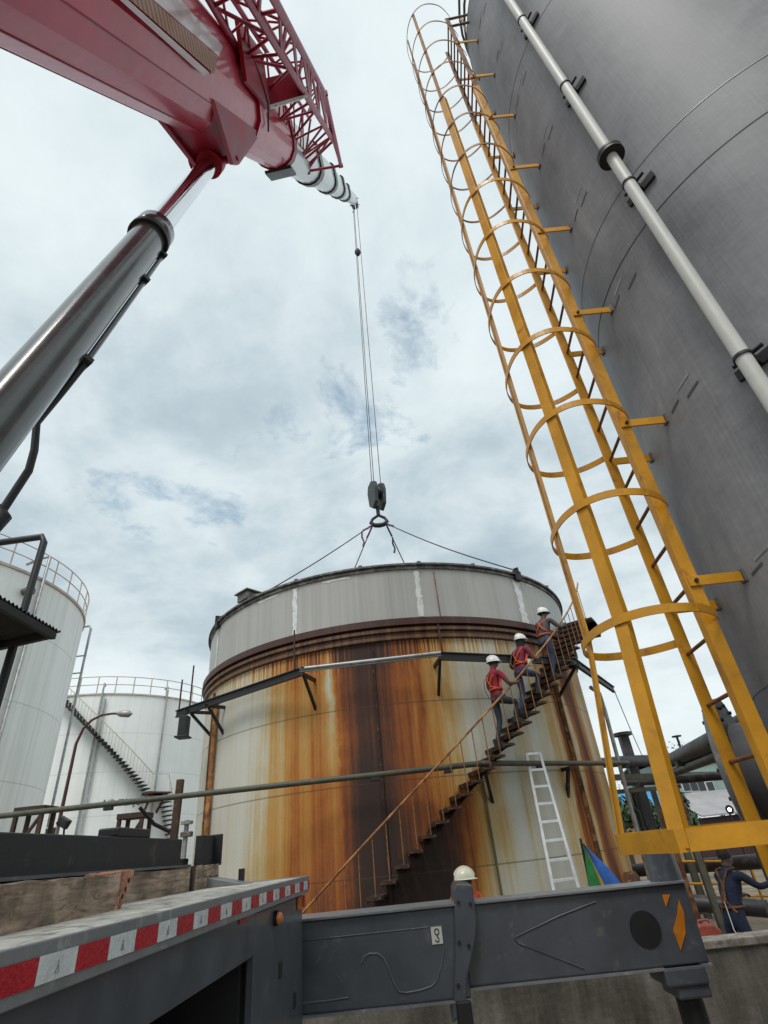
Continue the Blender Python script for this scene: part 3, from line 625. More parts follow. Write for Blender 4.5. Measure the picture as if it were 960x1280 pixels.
J3 = climb(20, 'L', .03, arm_R=((.40, -.31, 1.12), (.60, -.29, 1.22), (.67, -.27, 1.28)), arm_L=((.48, .27, .98), (.70, .2, .93), (.78, .18, .92)), headdir=(1, -.3, -.1))
person('climber in a grey long sleeved shirt with crossed orange harness, highest on the stair', stair_spot(36.2), 38+3, J3, 'shirt_grey', 0, 'jeans', 'hat', extras=ex3, group='climbers on the rusty stair', sleeve_long=True, hair='hair')
def stand(lean=0, arm_R=None, arm_L=None, face=(1, 0, 0), feet=.12, hl=0.0):
    p = V((0, 0, .93)); a = R_(lean); up = V((math.sin(a), 0, math.cos(a)))
    J = dict(pelvis=p, waist=p+up*.16, chest=p+up*.38, neckb=p+up*.53, neck=p+up*.59, face=face)
    J['head'] = J['neck']+V((.03, 0, .115)); J['crown'] = J['head']+V((0, 0, .085))
    for s_, y in (('L', 1), ('R', -1)):
        J['hip'+s_] = p+V((0, y*.095, -.06)); J['shoulder'+s_] = p+up*.48+V((0, y*.19, 0)); J['knee'+s_] = V((.03-.0, y*feet, .48)); J['ankle'+s_] = V((-.03, y*feet*1.2, .09)); J['toe'+s_] = V((.14, y*feet*1.3, .045))
    dflt = lambda y: ((0.0, y*.25, 1.12), (.08, y*.26, .86), (.10, y*.26, .78))
    for s_, y, q in (('L', 1, arm_L), ('R', -1, arm_R)):
        q = q or dflt(y); J['elbow'+s_], J['wrist'+s_], J['palm'+s_] = [V(k) for k in q]
    return {k: tuple(v) for k, v in J.items()}
hp_ = aty(577, 1085, 9.3)
J4 = stand(4, arm_R=((.14, -.3, 1.16), (.34, -.2, 1.06), (.42, -.16, 1.05)), arm_L=((.14, .3, 1.16), (.34, .2, 1.06), (.42, .16, 1.05)), face=(.6, .8, -.2))
for k_ in ('shoulderL', 'shoulderR'): J4[k_] = (J4[k_][0], J4[k_][1]*1.05, J4[k_][2]+.07)
person('worker in a cream helmet and orange vest standing behind the outrigger beam', (hp_.x-.02, 9.3, FLOOR), -60, J4, 'hivis', 2, 'jeans_dark', 'hat_cream', hair='hair')
def ex5(root, W, J):
    c = J['chest']; wt = J['waist']
    for y in (1, -1): strap(root, W, [(c[0]+.06, y*.11, c[2]+.17), (c[0]-.06, y*.09, c[2]+.16), (c[0]-.125, y*.01, c[2]+.0), (wt[0]-.13, y*.02, wt[2]+.02), (wt[0]-.1, y*.12, wt[2]-.12)], 'rust', .05)
    strap(root, W, ring_pts((wt[0], 0), .135, .15, wt[2]-.06), 'rust', .05)
    strap(root, W, [(wt[0]-.13, 0, wt[2]+.02), (wt[0]-.2, -.06, wt[2]-.3), (wt[0]-.17, -.2, .5), (wt[0]-.1, -.3, .1)], 'plate', .02, 'lanyard')
J5 = stand(22, arm_R=((.30, -.34, 1.22), (.5, -.42, 1.26), (.58, -.44, 1.27)), arm_L=((.34, .24, 1.16), (.5, .2, 1.1), (.58, .19, 1.1)), face=(1, -.2, -.6), feet=.17)
wp = aty(926, 1172, 9.5)
person('worker in navy overalls and fall harness reaching to the right behind the bund wall', (wp.x, 9.5, FLOOR), 24, J5, 'overall', 0, 'overall', None, extras=ex5, sleeve_long=True, hair='hair')
# ------------------------------------------------------------------ aluminium ladder, canvas, jerrycan
la, lb = aty(666, 941, 11.78), aty(709, 1118, 11.42)
d = (lb-la); k = (FLOOR-la.z)/d.z; lf = la+d*k
al = thing('aluminium_ladder', 'silver aluminium ladder leaning on the rusty tank below the stair', 'ladder', (lf.x, lf.y, FLOOR))
ex = V((1, .35, 0)).normalized(); wt_, wb_ = .15, .15+.10*k
for sgn in (-1, 1):
    mb = MB(); mb.bar(la+ex*sgn*wt_, lf+ex*sgn*wb_, .052, .075, (0, -1, .2)); mb.build('stile', 'alu', al, .004)
nr = int((la-lf).length/.3)
for i in range(nr+1):
    p = la+(lf-la)*((i*.3+.02)/(la-lf).length); hw = wt_+(wb_-wt_)*((i*.3)/(la-lf).length)
    mb = MB(); mb.bar(p-ex*hw, p+ex*hw, .05, .045); mb.build('rung', 'alu', al, .003)
ap = aty(728, 1053, 10.95)
um = thing('folded_canvas', 'folded green, yellow and blue canvas parasol leaning beside the ladder', 'parasol', (ap.x, ap.y, FLOOR))
def gore(x0, x1, mat, dy, name):
    mb = MB(); rows = []
    for i in range(11):
        t_ = i/10; z = ap.z-.02-t_*1.65; s_ = .02+t_**.9*1.4; rows.append([V((ap.x+s_*(x0+(x1-x0)*k/4)+.012*math.sin(i*1.7+k), ap.y+dy-.06*math.sin(math.pi*k/4)*(.3+t_)-.05*t_, z)) for k in range(5)])
    mb.sheet(rows); mb.sheet([[p+V((0, .012, 0)) for p in r] for r in rows]); return mb.build(name, mat, um)
gore(-.10, .22, 'cloth_green', 0, 'canvas_panel'); gore(.19, .36, 'cloth_yellow', .05, 'canvas_panel'); gore(.30, .82, 'cloth_blue', .03, 'canvas_panel')
MB().tube([ap+V((-.01, .03, .06)), ap+V((-.05, .06, -.9)), V((ap.x-.07, ap.y+.1, FLOOR))], .02, 8).build('pole', 'black', um)
jp = aty(890, 1172, 8.9)
jc = thing('jerrycan', 'faded red plastic jerrycan on the dirt by the end of the outrigger', 'jerrycan', (jp.x, 9.0, FLOOR))
jz = .16
mb = MB(); mb.prism([(jp.x-.15, 8.93, jz-.02), (jp.x+.15, 8.93, jz-.02), (jp.x+.17, 8.93, jz+.12), (jp.x+.08, 8.93, jz+.19), (jp.x-.12, 8.93, jz+.19), (jp.x-.15, 8.93, jz+.12)], (0, .16, 0)); mb.build('can', 'jerry', jc, .025)
MB().tube([(jp.x-.08, 9.01, jz+.18), (jp.x-.06, 9.01, jz+.225), (jp.x+.06, 9.01, jz+.225), (jp.x+.08, 9.01, jz+.18)], .014, 8).build('handle', 'jerry', jc)
MB().tube([(jp.x-.12, 9.01, jz+.17), (jp.x-.13, 9.01, jz+.22)], .028, 10).build('cap', 'rubber', jc)
bx = thing('wooden_crate', 'low grey timber crate that the red jerrycan stands on', 'crate', (jp.x, 9.0, FLOOR))
MB().box((jp.x+.05, 9.05, (FLOOR+jz-.022)/2), (.75, .5, jz-.022-FLOOR)).build('crate_box', 'timber', bx, .01)
# ------------------------------------------------------------------ grey tank with riser and caged ladder
GC = V((3.56, 2.88, 0)); GR = 1.55; GZ = 11.95
gt = thing('grey_tank', 'tall dark grey steel tank looming at the right behind the yellow ladder', 'tank', (GC.x, GC.y, 0))
MB().lathe([(0, .02), (GR, .02), (GR, GZ), (0, GZ+.35)], GC, 160).build('shell', 'grey_shell', gt)
for zz, sm_ in ((5.2, 'scar'), (5.72, 'rail_grey'), (2.1, 'grey_shell'), (8.9, 'rail_grey'), (11.9, 'rail_grey')):
    MB().lathe([(GR-.003, zz-.006), (GR+.0035, zz-.004), (GR+.0035, zz+.004), (GR-.003, zz+.006)], GC, 160).build('weld_seam', sm_, gt)
for i in range(8):
    for ph_, dz_s, ln in ((-86.5, -.03, 4), (-84, .07, 5), (-80.5, -.06, 4.5)):
        z0_ = 2.62+1.2*i+dz_s+random.uniform(-.04, .04); a0_ = ph_+random.uniform(-2, 2)
        MB().sheet([[pol(GC, GR+.003, a0_+ln*k/8, z0_+w_+.02*k/8) for k in range(9)] for w_ in (0, .012+random.uniform(0, .012))], smooth=False).build('weld_scar', 'scar' if ph_ != -84 else 'pale_scar', gt)
def gpol(az_deg_local, r, z): return pol(GC, r, az_deg_local, z)
# riser pipe: fixed where the line of sight at about 44 degrees meets the shell
rp = V((3.0*math.sin(R_(44.2)), 3.0*math.cos(R_(44.2)), 0)); rn = (rp-GC); rn.z = 0; rn.normalize(); rp = GC+rn*(GR+.13)
rs = MB().tube([(rp.x, rp.y, .3), (rp.x, rp.y, 11.6)], .042, 20).build('riser_pipe', 'pale_pipe', gt)
fz = 5.93
MB().lathe([(.042, fz-.03), (.098, fz-.03), (.098, fz-.005), (.055, fz-.004), (.055, fz+.004), (.098, fz+.005), (.098, fz+.03), (.042, fz+.03)], rp, 28).build('flange', 'rubber', rs)
tn = V((-rn.y, rn.x, 0))
for zc in (3.62, 5.5, 7.25, 9.0, 10.7):
    mb = MB(); mb.lathe([(.043, zc-.009), (.051, zc-.009), (.051, zc+.009), (.043, zc+.009)], rp, 20)
    mb.box(rp-rn*.075+V((0, 0, zc)), (.05, .09, .055), (tn, rn, V((0, 0, 1)))); mb.box(GC+rn*(GR+.012)+V((0, 0, zc)), (.24, .02, .07), (tn, rn, V((0, 0, 1))))
    mb.tube([rp-rn*.06+tn*s_*.09+V((0, 0, zc+.03)) for s_ in (-1, 1)], .012, 6); mb.build('pipe_clamp', 'rubber', rs)
# manhole with a bolted blind flange
nn = V((-.80, .60, 0)); tt = V((-nn.y, nn.x, 0)); mc = GC+nn*(GR-.05)+V((0, 0, 1.74)); axm = (tt, V((0, 0, -1)), nn)
mh = MB().lathe([(.28, 0), (.28, .24)], mc, 40, axis=axm).build('manhole', 'grey_shell', gt)
MB().lathe([(.27, .24), (.45, .24), (.45, .275), (.0, .275)], mc, 48, axis=axm).build('flange_ring', 'rim', mh)
MB().lathe([(.0, .28), (.455, .28), (.455, .32), (.43, .33), (0, .33)], mc, 48, axis=axm).build('cover', 'rail_grey', mh)
for i in range(16):
    a = i*math.pi/8; q = mc+(tt*math.cos(a)+V((0, 0, 1))*math.sin(a))*.40
    MB().tube([q+nn*.22, q+nn*.345], .012, 6).build('bolt', 'rubber', mh)
tr = MB()
for k in range(18):
    a = k*20; tr.tube([gpol(a, GR-.06, GZ+.04), gpol(a, GR-.06, GZ+1.1)], .02, 6)
for z in (.6, 1.1): tr.tube([gpol(k*10, GR-.06, GZ+z) for k in range(36)], .02, 6, closed=True)
tr.build('top_railing', 'rim', gt)
# caged ladder
LR, LL = V((1.725, 2.90, 0)), V((1.75, 3.31, 0))
cl = thing('caged_ladder', 'tall yellow safety ladder with hooped cage fixed to the grey tank', 'ladder', (1.74, 3.1, 0))
LZ0, LZ1 = .35, 12.1
for q in (LR, LL):
    s_ = MB(); s_.box((q.x, q.y, (LZ0+9.6)/2), (.076, .014, 9.6-LZ0)); s_.box((q.x+(.032 if q is LL else -.032), q.y+.032, (LZ0+9.6)/2), (.012, .05, 9.6-LZ0)); s_.build('stringer', 'yellow', cl, .003)
    s_ = MB(); s_.box((q.x, q.y, (9.602+LZ1)/2), (.06, .014, LZ1-9.602)); s_.build('stringer', 'rung', cl, .003)  # upper length takes the brown rung colour, like the shade-browned hoops
ru = MB().tube([(LR.x, LR.y, 0), (LL.x, LL.y, 0)], .0115, 8).build('rung', 'rung', cl)
z = .55; first = True
while z < LZ1-.1:
    o = ru if first else copy_part(ru, cl); first = False
    o.location = (0, 0, z); z += .30
# ru is built relative to the ladder root, so its location is an offset in height
HC = V((1.55, 3.105, 0))
def hoop_poly(fl=0.0):
    base = [(1.767, 2.89), (1.735, 2.845), (1.67, 2.785), (1.585, 2.73), (1.47, 2.70), (1.36, 2.70), (1.27, 2.735), (1.195, 2.80), (1.14, 2.90), (1.115, 3.0), (1.108, 3.105)]
    base = base+[(x, 6.21-y) for x, y in base[::-1][1:]]
    fine = []
    for i in range(len(base)-1):
        p0, p1, p2, p3 = [V((*base[max(0, min(len(base)-1, i+k))], 0)) for k in (-1, 0, 1, 2)]
        for k in range(3):
            u = k/3; fine.append((.5*((2*p1)+(p2-p0)*u+(2*p0-5*p1+4*p2-p3)*u*u+(3*p1-p0-3*p2+p3)*u**3))[:2])
    base = fine+[base[-1]]
    out = []
    for x, y in base:
        p = V((x, y, 0)); d = p-HC; k = 1+fl*max(0, min(1, (1.72-x)/.25)); out.append(HC+d*k)
    return out
def flat_hoop(poly, h, th, name, mat, z=0.0):
    mb = MB(); n = len(poly)
    outer = []; 
    for i, p in enumerate(poly):
        d = (poly[min(i+1, n-1)]-poly[max(i-1, 0)]).normalized(); nr_ = V((d.y, -d.x, 0))
        if nr_.dot(p-HC) < 0: nr_ = -nr_
        outer.append(p+nr_*th)
    def lv(P, zz): return [V((p.x, p.y, zz+z)) for p in P]
    vs = lv(poly, -h/2)+lv(poly, h/2)+lv(outer, h/2)+lv(outer, -h/2); fs = []
    for i in range(n-1):
        for a in range(4):
            b_ = (a+1) % 4; fs.append((a*n+i, a*n+i+1, b_*n+i+1, b_*n+i))
    fs += [(0, n, 2*n, 3*n), (n-1, 2*n-1, 3*n-1, 4*n-1)]
    mb.add(vs, fs, 0, False); return mb.build(name, mat, cl)
hoop = flat_hoop(hoop_poly(), .048, .007, 'hoop', 'yellow')
hoop_shaded = None
hz = [2.44+.738*i for i in range(14)]
for i, z in enumerate(hz):
    if i == 0: o = hoop
    elif i < 7: o = copy_part(hoop, cl)
    elif hoop_shaded is None: o = hoop_shaded = flat_hoop(hoop_poly(), .034, .006, 'hoop', 'yellow_shaded')
    else: o = copy_part(hoop_shaded, cl)
    o.location = (0, 0, z)
cw = [V((1.195, 2.80, 0)), V((1.108, 3.105, 0)), V((1.195, 3.41, 0))]
BZ = 1.432; FLR = .30
def flare(p): return HC+(p-HC)*(1+FLR)
bp = [V((1.80, 2.885, 0)), V((1.62, 2.70, 0)), flare(cw[0]), flare(cw[1]), flare(cw[2]), V((1.62, 3.51, 0)), V((1.80, 3.325, 0))]
flat_hoop(bp, .085, .010, 'bottom_hoop', 'yellow', BZ)
for p in cw:
    d = (p-HC).normalized(); side = V((-d.y, d.x, 0)); mb = MB()
    pi = p-d*.012; pf = flare(p)-d*.012
    bw = .074 if p is cw[0] else .045
    mb.bar(pi+V((0, 0, 2.42)), pi+V((0, 0, hz[9])), bw, .010, d); mb.bar(pf+V((0, 0, BZ-.03)), pi+V((0, 0, 2.43)), bw, .010, d)
    if p is cw[0]:
        mb.bar(pi-d*.028+side*.032+V((0, 0, 2.42)), pi-d*.028+side*.032+V((0, 0, hz[9])), .010, .05, d); mb.bar(pf-d*.028+side*.032+V((0, 0, BZ+.03)), pi-d*.028+side*.032+V((0, 0, 2.43)), .010, .05, d)
    mb.build('cage_bar', 'yellow', cl, .002)
    mb = MB(); mb.bar(pi+V((0, 0, hz[9]+.002)), pi+V((0, 0, hz[-1])), .04, .012, d); mb.build('cage_bar', 'yellow_shaded', cl)
for i in range(9):
    z = 2.65+1.2*i
    if z > 11.8: break
    for q in (LR, LL):
        xw = GC.x-math.sqrt(GR**2-(q.y-GC.y)**2)
        mb = MB(); sg = -1 if q is LR else 1; mb.box(((q.x-.03+xw)/2, q.y+sg*.014, z), (xw-q.x+.03, .012, .06)); mb.build('bracket', 'yellow', cl, .002); mb = MB(); mb.box((xw-.004, q.y+sg*.014, z), (.016, .05, .075)); mb.build('weld_pad', 'rim', cl, .002)
        mb = MB(); mb.tube([(q.x+.01, q.y+sg*.012, z), (q.x+.01, q.y+sg*.034, z)], .012, 6); mb.build('bolt', 'rubber', cl)
for z in (12.05, 11.75):
    mb = MB(); mb.tube([(LR.x, LR.y, z), (2.0, 2.88, z+.02), (2.14, 2.84, z)], .018, 6); mb.build('hand_grip', 'rung', cl)
# ------------------------------------------------------------------ mobile crane
BB = V((-2.0, -1.0, 3.0)); BT = V((.15, 16.7, 34.0)); BD = (BT-BB).normalized(); BL = (BT-BB).length
BS = V((BD.y, -BD.x, 0)).normalized(); BN = BS.cross(BD)
if BN.z < 0: BN = -BN
def bpnt(t, s=0.0, n=0.0): return BB+BD*(BL*t)+BS*s+BN*n
crane = thing('mobile_crane', 'crimson and grey truck crane with telescopic boom raised over the tank', 'crane', (-2.08, 1.0, 0))
def boom_profile(hw, hh):
    pts = []
    for k in range(9):
        a = math.pi+math.pi*k/8; pts.append((hw*math.cos(a), -hh+hw*.92+hw*.92*math.sin(a)))
    return pts+[(hw, hh-.06), (hw-.06, hh), (-hw+.06, hh), (-hw, hh-.06)]
def boom_shell(mb, t0, t1, hw, hh, mi=0, hw1=None, hh1=None):
    P0 = boom_profile(hw, hh); P1 = boom_profile(hw1 or hw, hh1 or hh); n = len(P0)
    ra = [bpnt(t0, x, y) for x, y in P0]; rb = [bpnt(t1, x, y) for x, y in P1]
    fs = [(i, (i+1) % n, n+(i+1) % n, n+i) for i in range(n)]
    mb.add(ra+rb, fs, mi, False); mb.add(ra, [tuple(range(n))[::-1]], mi); mb.add(rb, [tuple(range(n))], mi)
XO = 0.0   # the boom's centre line sits a little to the right of the fitted line
_bp = bpnt
def bpnt(t, s=0.0, n=0.0): return _bp(t, s+XO*min(1, t/.3), n)
mb = MB(); boom_shell(mb, -.02, .228, .43, .50); boom = mb.build('boom', 'red', crane, .03)
secs = [(.21, .312, .385, .45, 'red'), (.30, .445, .35, .41, 'boom_white'), (.435, .57, .32, .375, 'boom_white'), (.56, .685, .29, .34, 'boom_white'), (.675, .785, .26, .305, 'boom_white'), (.78, .955, .225, .265, 'boom_white')]
for t0, t1, hw, hh, mt_ in secs:
    mb = MB(); boom_shell(mb, t0, t1, hw, hh); mb.build('telescopic_section', mt_, boom)
    if mt_ != 'red' and t1 < .9:
        mb = MB(); boom_shell(mb, t1-.014, t1+.004, hw+.045, hh+.045); mb.build('section_collar', 'grease', boom)
mb = MB(); boom_shell(mb, .306, .315, .41, .48); mb.build('section_collar', 'red_dark', boom)
mb = MB(); boom_shell(mb, .219, .229, .47, .54); mb.build('section_collar', 'red', boom)
# head collar plates and lettering band on the right side
def on_face(x, y, off=.432):
    q = on_plane(x, y, BB+BS*off, BS)-BB; return (q.dot(BD)/BL, q.dot(BN))
def face_band(name, mat, lo, hi, off):
    (ta, na), (tb, nb_) = [on_face(*p, off) for p in lo]; (tc, nc), (td, nd) = [on_face(*p, off) for p in hi]; mb = MB(); rows = []
    for k in range(25):
        u = k/24*1.6-.6; rows.append([_bp(ta+(tb-ta)*u, off, na+(nb_-na)*u), _bp(tc+(td-tc)*u, off, nc+(nd-nc)*u)])
    rows = [r for r in rows if (r[0]-BB).dot(BD) > .02*BL]
    mb.sheet(rows, smooth=False); return mb.build(name, mat, boom)
face_band('lettering_band', 'lettering', ((163, 0), (268, 93)), ((190, 0), (272, 72)), .434)
face_band('lower_white_band', 'white_band_sheen', ((150, 0), (255, 95)), ((160, 0), (262, 91)), .434)  # pale band below the lettering
face_band('painted_sky_sheen', 'white_band_sheen', ((192, 0), (273, 70)), ((226, 0), (279, 58)), .434)  # sky reflection on the boom side, painted in as a white band
for k_ in (2, 4, 6):
    px_, pn_ = boom_profile(.43, .50)[k_]
    MB().tube([_bp(t_, px_*1.004, pn_*1.004) for t_ in (-.01, .1, .218)], .007, 5).build('weld_seam', 'red_dark', boom)
# tip head
mb = MB(); mb.prism([bpnt(.945, -.17, -.2), bpnt(.995, -.17, -.42), bpnt(1.012, -.17, -.2), bpnt(1.0, -.17, .2), bpnt(.945, -.17, .2)], BS*.05); mb.prism([bpnt(.945, .12, -.2), bpnt(.995, .12, -.42), bpnt(1.012, .12, -.2), bpnt(1.0, .12, .2), bpnt(.945, .12, .2)], BS*.05)
hd_ = mb.build('boom_head', 'black', boom)
for s_ in (-.06, .06):
    MB().lathe([(.0, -.03), (.22, -.03), (.18, 0), (.22, .03), (0, .03)], bpnt(.997, s_, -.25), 24, axis=(BD, BN, BS)).build('sheave', 'rubber', hd_)
mb = MB()
for s_, n_ in ((-.3, .1), (.32, .05), (-.28, -.25), (.3, -.3)): mb.bar(bpnt(.97, 0, n_*.6), bpnt(.972, s_, n_), .03, .03)
mb.build('guide_arm', 'black', hd_)
# cylinder foot bracket under the boom
AT = V((-1.62, 3.08, 8.80)); CB = V((-1.83, 1.45, 1.85))
mb = MB()
for s_ in (-.20, .20):
    o_ = BS*s_; a = AT+o_
    mb.prism([_bp(.165, s_*1.5, -.36), a-BD*.16-BN*.12, a+BD*.14-BN*.10, _bp(.226, s_*1.5, -.36)], BS*.05)
mb.prism([_bp(.172, -.29, -.42), _bp(.172, .29, -.42), AT-BD*.17-BN*.02+BS*.2, AT-BD*.17-BN*.02-BS*.2], BD*.03); mb.prism([_bp(.222, -.29, -.42), _bp(.222, .29, -.42), AT+BD*.16-BN*.02+BS*.2, AT+BD*.16-BN*.02-BS*.2], BD*.03)
mb.tube([AT-BS*.3, AT+BS*.3], .085, 16); mb.build('cylinder_bracket', 'red_dark', boom, .01)
mb = MB(); nz = [on_plane(x, y, _bp(.225), BD) for x, y in ((303, 140), (288, 203), (318, 175))]; nz2 = on_plane(338, 178, _bp(.262), BD); nz3 = on_plane(316, 140, _bp(.262), BD)
mb.prism([nz[0], nz[1], nz2, nz3], BN*.04-BS*.05); mb.prism([nz[1], nz2, nz2-BS*.3, nz[1]-BS*.35], BN*.03); mb.build('nose_plate', 'red', boom)
mb = MB(); mb.prism([_bp(.305, -.25, -.45), _bp(.305, .25, -.45), _bp(.318, .25, -.53), _bp(.318, -.25, -.53)], -BN*.05); mb.build('wear_bracket', 'grease', boom)
# lift cylinder
CD = (AT-CB).normalized(); CL = (AT-CB).length
def cp(k, r=0.0, a=0.0):
    x = BS; y = x.cross(CD); return CB+CD*(CL*k)+(x*math.cos(a)+y*math.sin(a))*r
kc = .615
cyl = MB().tube([cp(0), cp(kc)], .130, 40).build('lift_cylinder', 'cyl_grey', crane)
MB().tube([cp(kc-.028), cp(kc-.026), cp(kc+.004), cp(kc+.006)], [.131, .155, .155, .131], 40).build('gland_collar', 'cyl_grey', cyl)
MB().tube([cp(kc-.03), cp(kc-.022)], .161, 40).build('collar_ring', 'rubber', cyl)
MB().tube([cp(kc), cp(.97)], .100, 36).build('piston_rod', 'chrome', cyl)
MB().tube([cp(.955, .0)-BS*.0, cp(.99)], .15, 24).build('rod_eye', 'red_dark', cyl)
an = -1.15
MB().tube([cp(kc-.03, .152, an), cp(.33, .152, an)], .018, 8).build('oil_pipe', 'cyl_grey', cyl)
for k in (.58, .505, .33):
    mb = MB(); ax = (CD, (cp(k, 1, an)-cp(k)).normalized(), CD.cross((cp(k, 1, an)-cp(k)).normalized())); mb.box(cp(k, .146, an), (.045, .06, .09), ax); mb.build('pipe_clip', 'rubber', cyl, .004)
h0 = cp(.33, .152, an); q1 = on_plane(46, 528, h0, V((0, 1, 0))); q2 = on_plane(36, 588, h0, V((0, 1, 0))); q3 = on_plane(2, 640, h0, V((0, 1, 0)))
MB().tube([h0, h0+(q1-h0)*.6+V((.01, 0, .02)), q1, q1+(q2-q1)*.6+V((.012, 0, 0)), q2, q3, q3+(q3-q2)*.8], .02, 10).build('hose', 'rubber', cyl)
mb = MB(); mb.tube([q3+V((-.03, 0, .02)), q3+V((.02, 0, -.03)), q3+V((-.02, 0, -.1))], .035, 8); mb.build('hose_coupling', 'rubber', cyl)
# stowed lattice jib on the boom's right side
def chord_line(p, q, t0, t1):
    (ta, sa, na), (tb, sb, nb_) = p, q
    f_ = lambda t: _bp(t, sa+(sb-sa)*(t-ta)/(tb-ta), na+(nb_-na)*(t-ta)/(tb-ta)); return f_
def px_sn(x, y, t):
    P = _bp(t); q = on_plane(x, y, P, BD)-P; return (t, q.dot(BS), q.dot(BN))
cA = (px_sn(262, 0, .175), px_sn(384, 214, .385)); cBd = (px_sn(312, 0, .165), px_sn(417, 177, .375)); cC = (px_sn(343, 0, .16), px_sn(406, 117, .315)); cDd = (px_sn(292, 0, .18), px_sn(388, 150, .345))
fA, fB, fC, fD = [chord_line(a, b_, 0, 0) for a, b_ in (cA, cBd, cC, cDd)]
jib = MB().tube([fA(.07), fA(.385)], .042, 10).build('lattice_jib', 'jib_red', crane)
endp = on_plane(426, 207, _bp(.40), BD)
MB().tube([fB(.07), fB(.375)], .05, 10).build('chord', 'jib_red', jib)
MB().tube([fC(.07), fC(.315), endp], .042, 10).build('chord', 'jib_red', jib)
MB().tube([fD(.07), fD(.345)], .028, 10).build('chord', 'jib_red', jib)
mb = MB(); nb = 9
for (f1, f2, e1, e2, r) in ((fA, fB, .385, .375, .021), (fB, fC, .375, .315, .021), (fC, fD, .315, .345, .014), (fD, fA, .345, .385, .014)):
    for i in range(nb):
        t0 = .075+(e1-.075)*i/nb; t1 = .075+(e2-.075)*(i+.5)/nb; t2 = .075+(e1-.075)*(i+1)/nb
        mb.tube([f1(t0), f2(t1)], r, 6, caps=False); mb.tube([f2(t1), f1(t2)], r, 6, caps=False)
        if i % 2 == 0: mb.tube([f1(t0), f2(.075+(e2-.075)*i/nb)], r, 6, caps=False)
mb.build('lacing', 'jib_red', jib)
mb = MB(); mb.tube([fA(.385), endp], .03, 8); mb.tube([fA(.375), fB(.372)], .028, 8); mb.tube([fB(.375), endp], .03, 8); mb.tube([fA(.36), fB(.36)], .024, 8); mb.tube([fB(.36), fC(.315)], .02, 8); mb.tube([fD(.345), fA(.37)], .02, 8); mb.build('end_frame', 'jib_red', jib)
for q in (endp, fA(.388), fC(.315)): MB().tube([q-BS*.05, q+BS*.05], .05, 10).build('pin_lug', 'red_dark', jib)
a0, a1 = on_plane(290, 128, _bp(.224), BD), on_plane(376, 104, _bp(.258), BD)
mb = MB(); mb.bar(a0, a1, .10, .30, BN); mb.build('jib_arm', 'red_dark', jib, .01)
mb = MB(); mb.bar(a0-BN*.17-BD*.02, a1-BN*.17-BD*.02, .14, .04, BN); mb.build('arm_flange', 'primer', jib, .005)
mb = MB(); mb.prism([_bp(.20, .45, .0), _bp(.232, .47, -.1), _bp(.232, .55, .5), _bp(.20, .53, .55)], BS*.05); mb.build('mount_plate', 'red_dark', jib, .005)
mb = MB(); mb.tube([_bp(.202, .56, .5), _bp(.22, .555, .2), _bp(.228, .53, -.05), _bp(.228, .44, -.35)], .012, 6); mb.build('cable', 'wire', jib)
# hoist rope
HB = V((-.2, 16.7, 13.35))
hr = None
for dx, dy, ex_, ey in ((-.10, 0, -.16, 0), (-.06, .12, -.08, .1), (.12, .05, .18, .05)):
    o = MB().tube([(BT.x+dx, BT.y-.2+dy, BT.z-.5), (HB.x+ex_, HB.y+ey, HB.z-.1)], .016, 6).build('hoist_rope', 'wire', hr or crane) if hr is None else MB().tube([(BT.x+dx, BT.y-.2+dy, BT.z-.5), (HB.x+ex_, HB.y+ey, HB.z-.1)], .016, 6).build('rope_fall', 'wire', hr)
    hr = hr or o
wz = aty(447, 315, 16.6)
MB().lathe([(0, -.3), (.1, -.25), (.16, -.08), (.15, .08), (.08, .24), (.02, .34)], wz, 16).build('switch_weight', 'rubber', hr)
MB().tube([wz+V((.06*math.cos(k*.7), 0, 4.0+.1*math.sin(k*.7))) for k in range(9)], .012, 5, closed=True).build('shackle_ring', 'wire', hr)
# carrier deck and panels
DX, DZ = -.82, 1.40; DY1 = 4.62
mb = MB(); mb.box(((DX-3.32)/2, (DY1-6)/2, DZ-.02), (2.5, DY1+6, .04)); deck = mb.build('carrier_deck', 'deck', crane)
mb = MB(); mb.box((DX+.006, (DY1-6)/2, DZ-.043), (.012, DY1+6, .098)); mb.build('edge_rail', 'rail_grey', deck, .003)
mb = MB(); mb.box(((DX-3.32)/2, DY1+.006, DZ-.043), (2.5, .012, .098)); mb.build('edge_rail', 'rail_grey', deck, .003)
tp = MB(); tz0, tz1 = DZ-.068, DZ-.02; y = DY1-.01; i = 1; tp.add([(DX+.0155, y, tz0), (DX+.0155, y-.073, tz0), (DX+.0155, y-.073, tz1), (DX+.0155, y, tz1)], [(0, 1, 2, 3)], 0); y -= .075; i = 0
while y > -1.0:
    y2 = y-.15; tp.add([(DX+.0155, y, tz0), (DX+.0155, y2+.0015, tz0), (DX+.0155, y2+.0015, tz1), (DX+.0155, y, tz1)], [(0, 1, 2, 3)], 0 if i % 2 else 1); y = y2; i += 1
yy = DY1-.085; i = 0
while yy > .3:
    if i % 2 == 0 and yy < 4.6:
        yc = yy-.075; zc = (tz0+tz1)/2-.004; tp.tube([(DX+.0165, yc-.007, zc-.008), (DX+.0165, yc, zc+.006), (DX+.0165, yc+.007, zc-.008)], .0009, 4, 2, closed=True); tp.tube([(DX+.0165, yc, zc+.006), (DX+.0165, yc, zc+.013)], .0009, 4, 2)
    yy -= .15; i += 1
tp.build('reflective_tape', ['tape_red', 'tape_white', 'rim'], deck)
PX = DX-.03
op = [atx(318, 1195, PX), atx(180, 1280, PX), atx(322, 1280, PX)]
yo = op[0].y; zo = op[0].z; PY = atx(378, 1200, PX).y
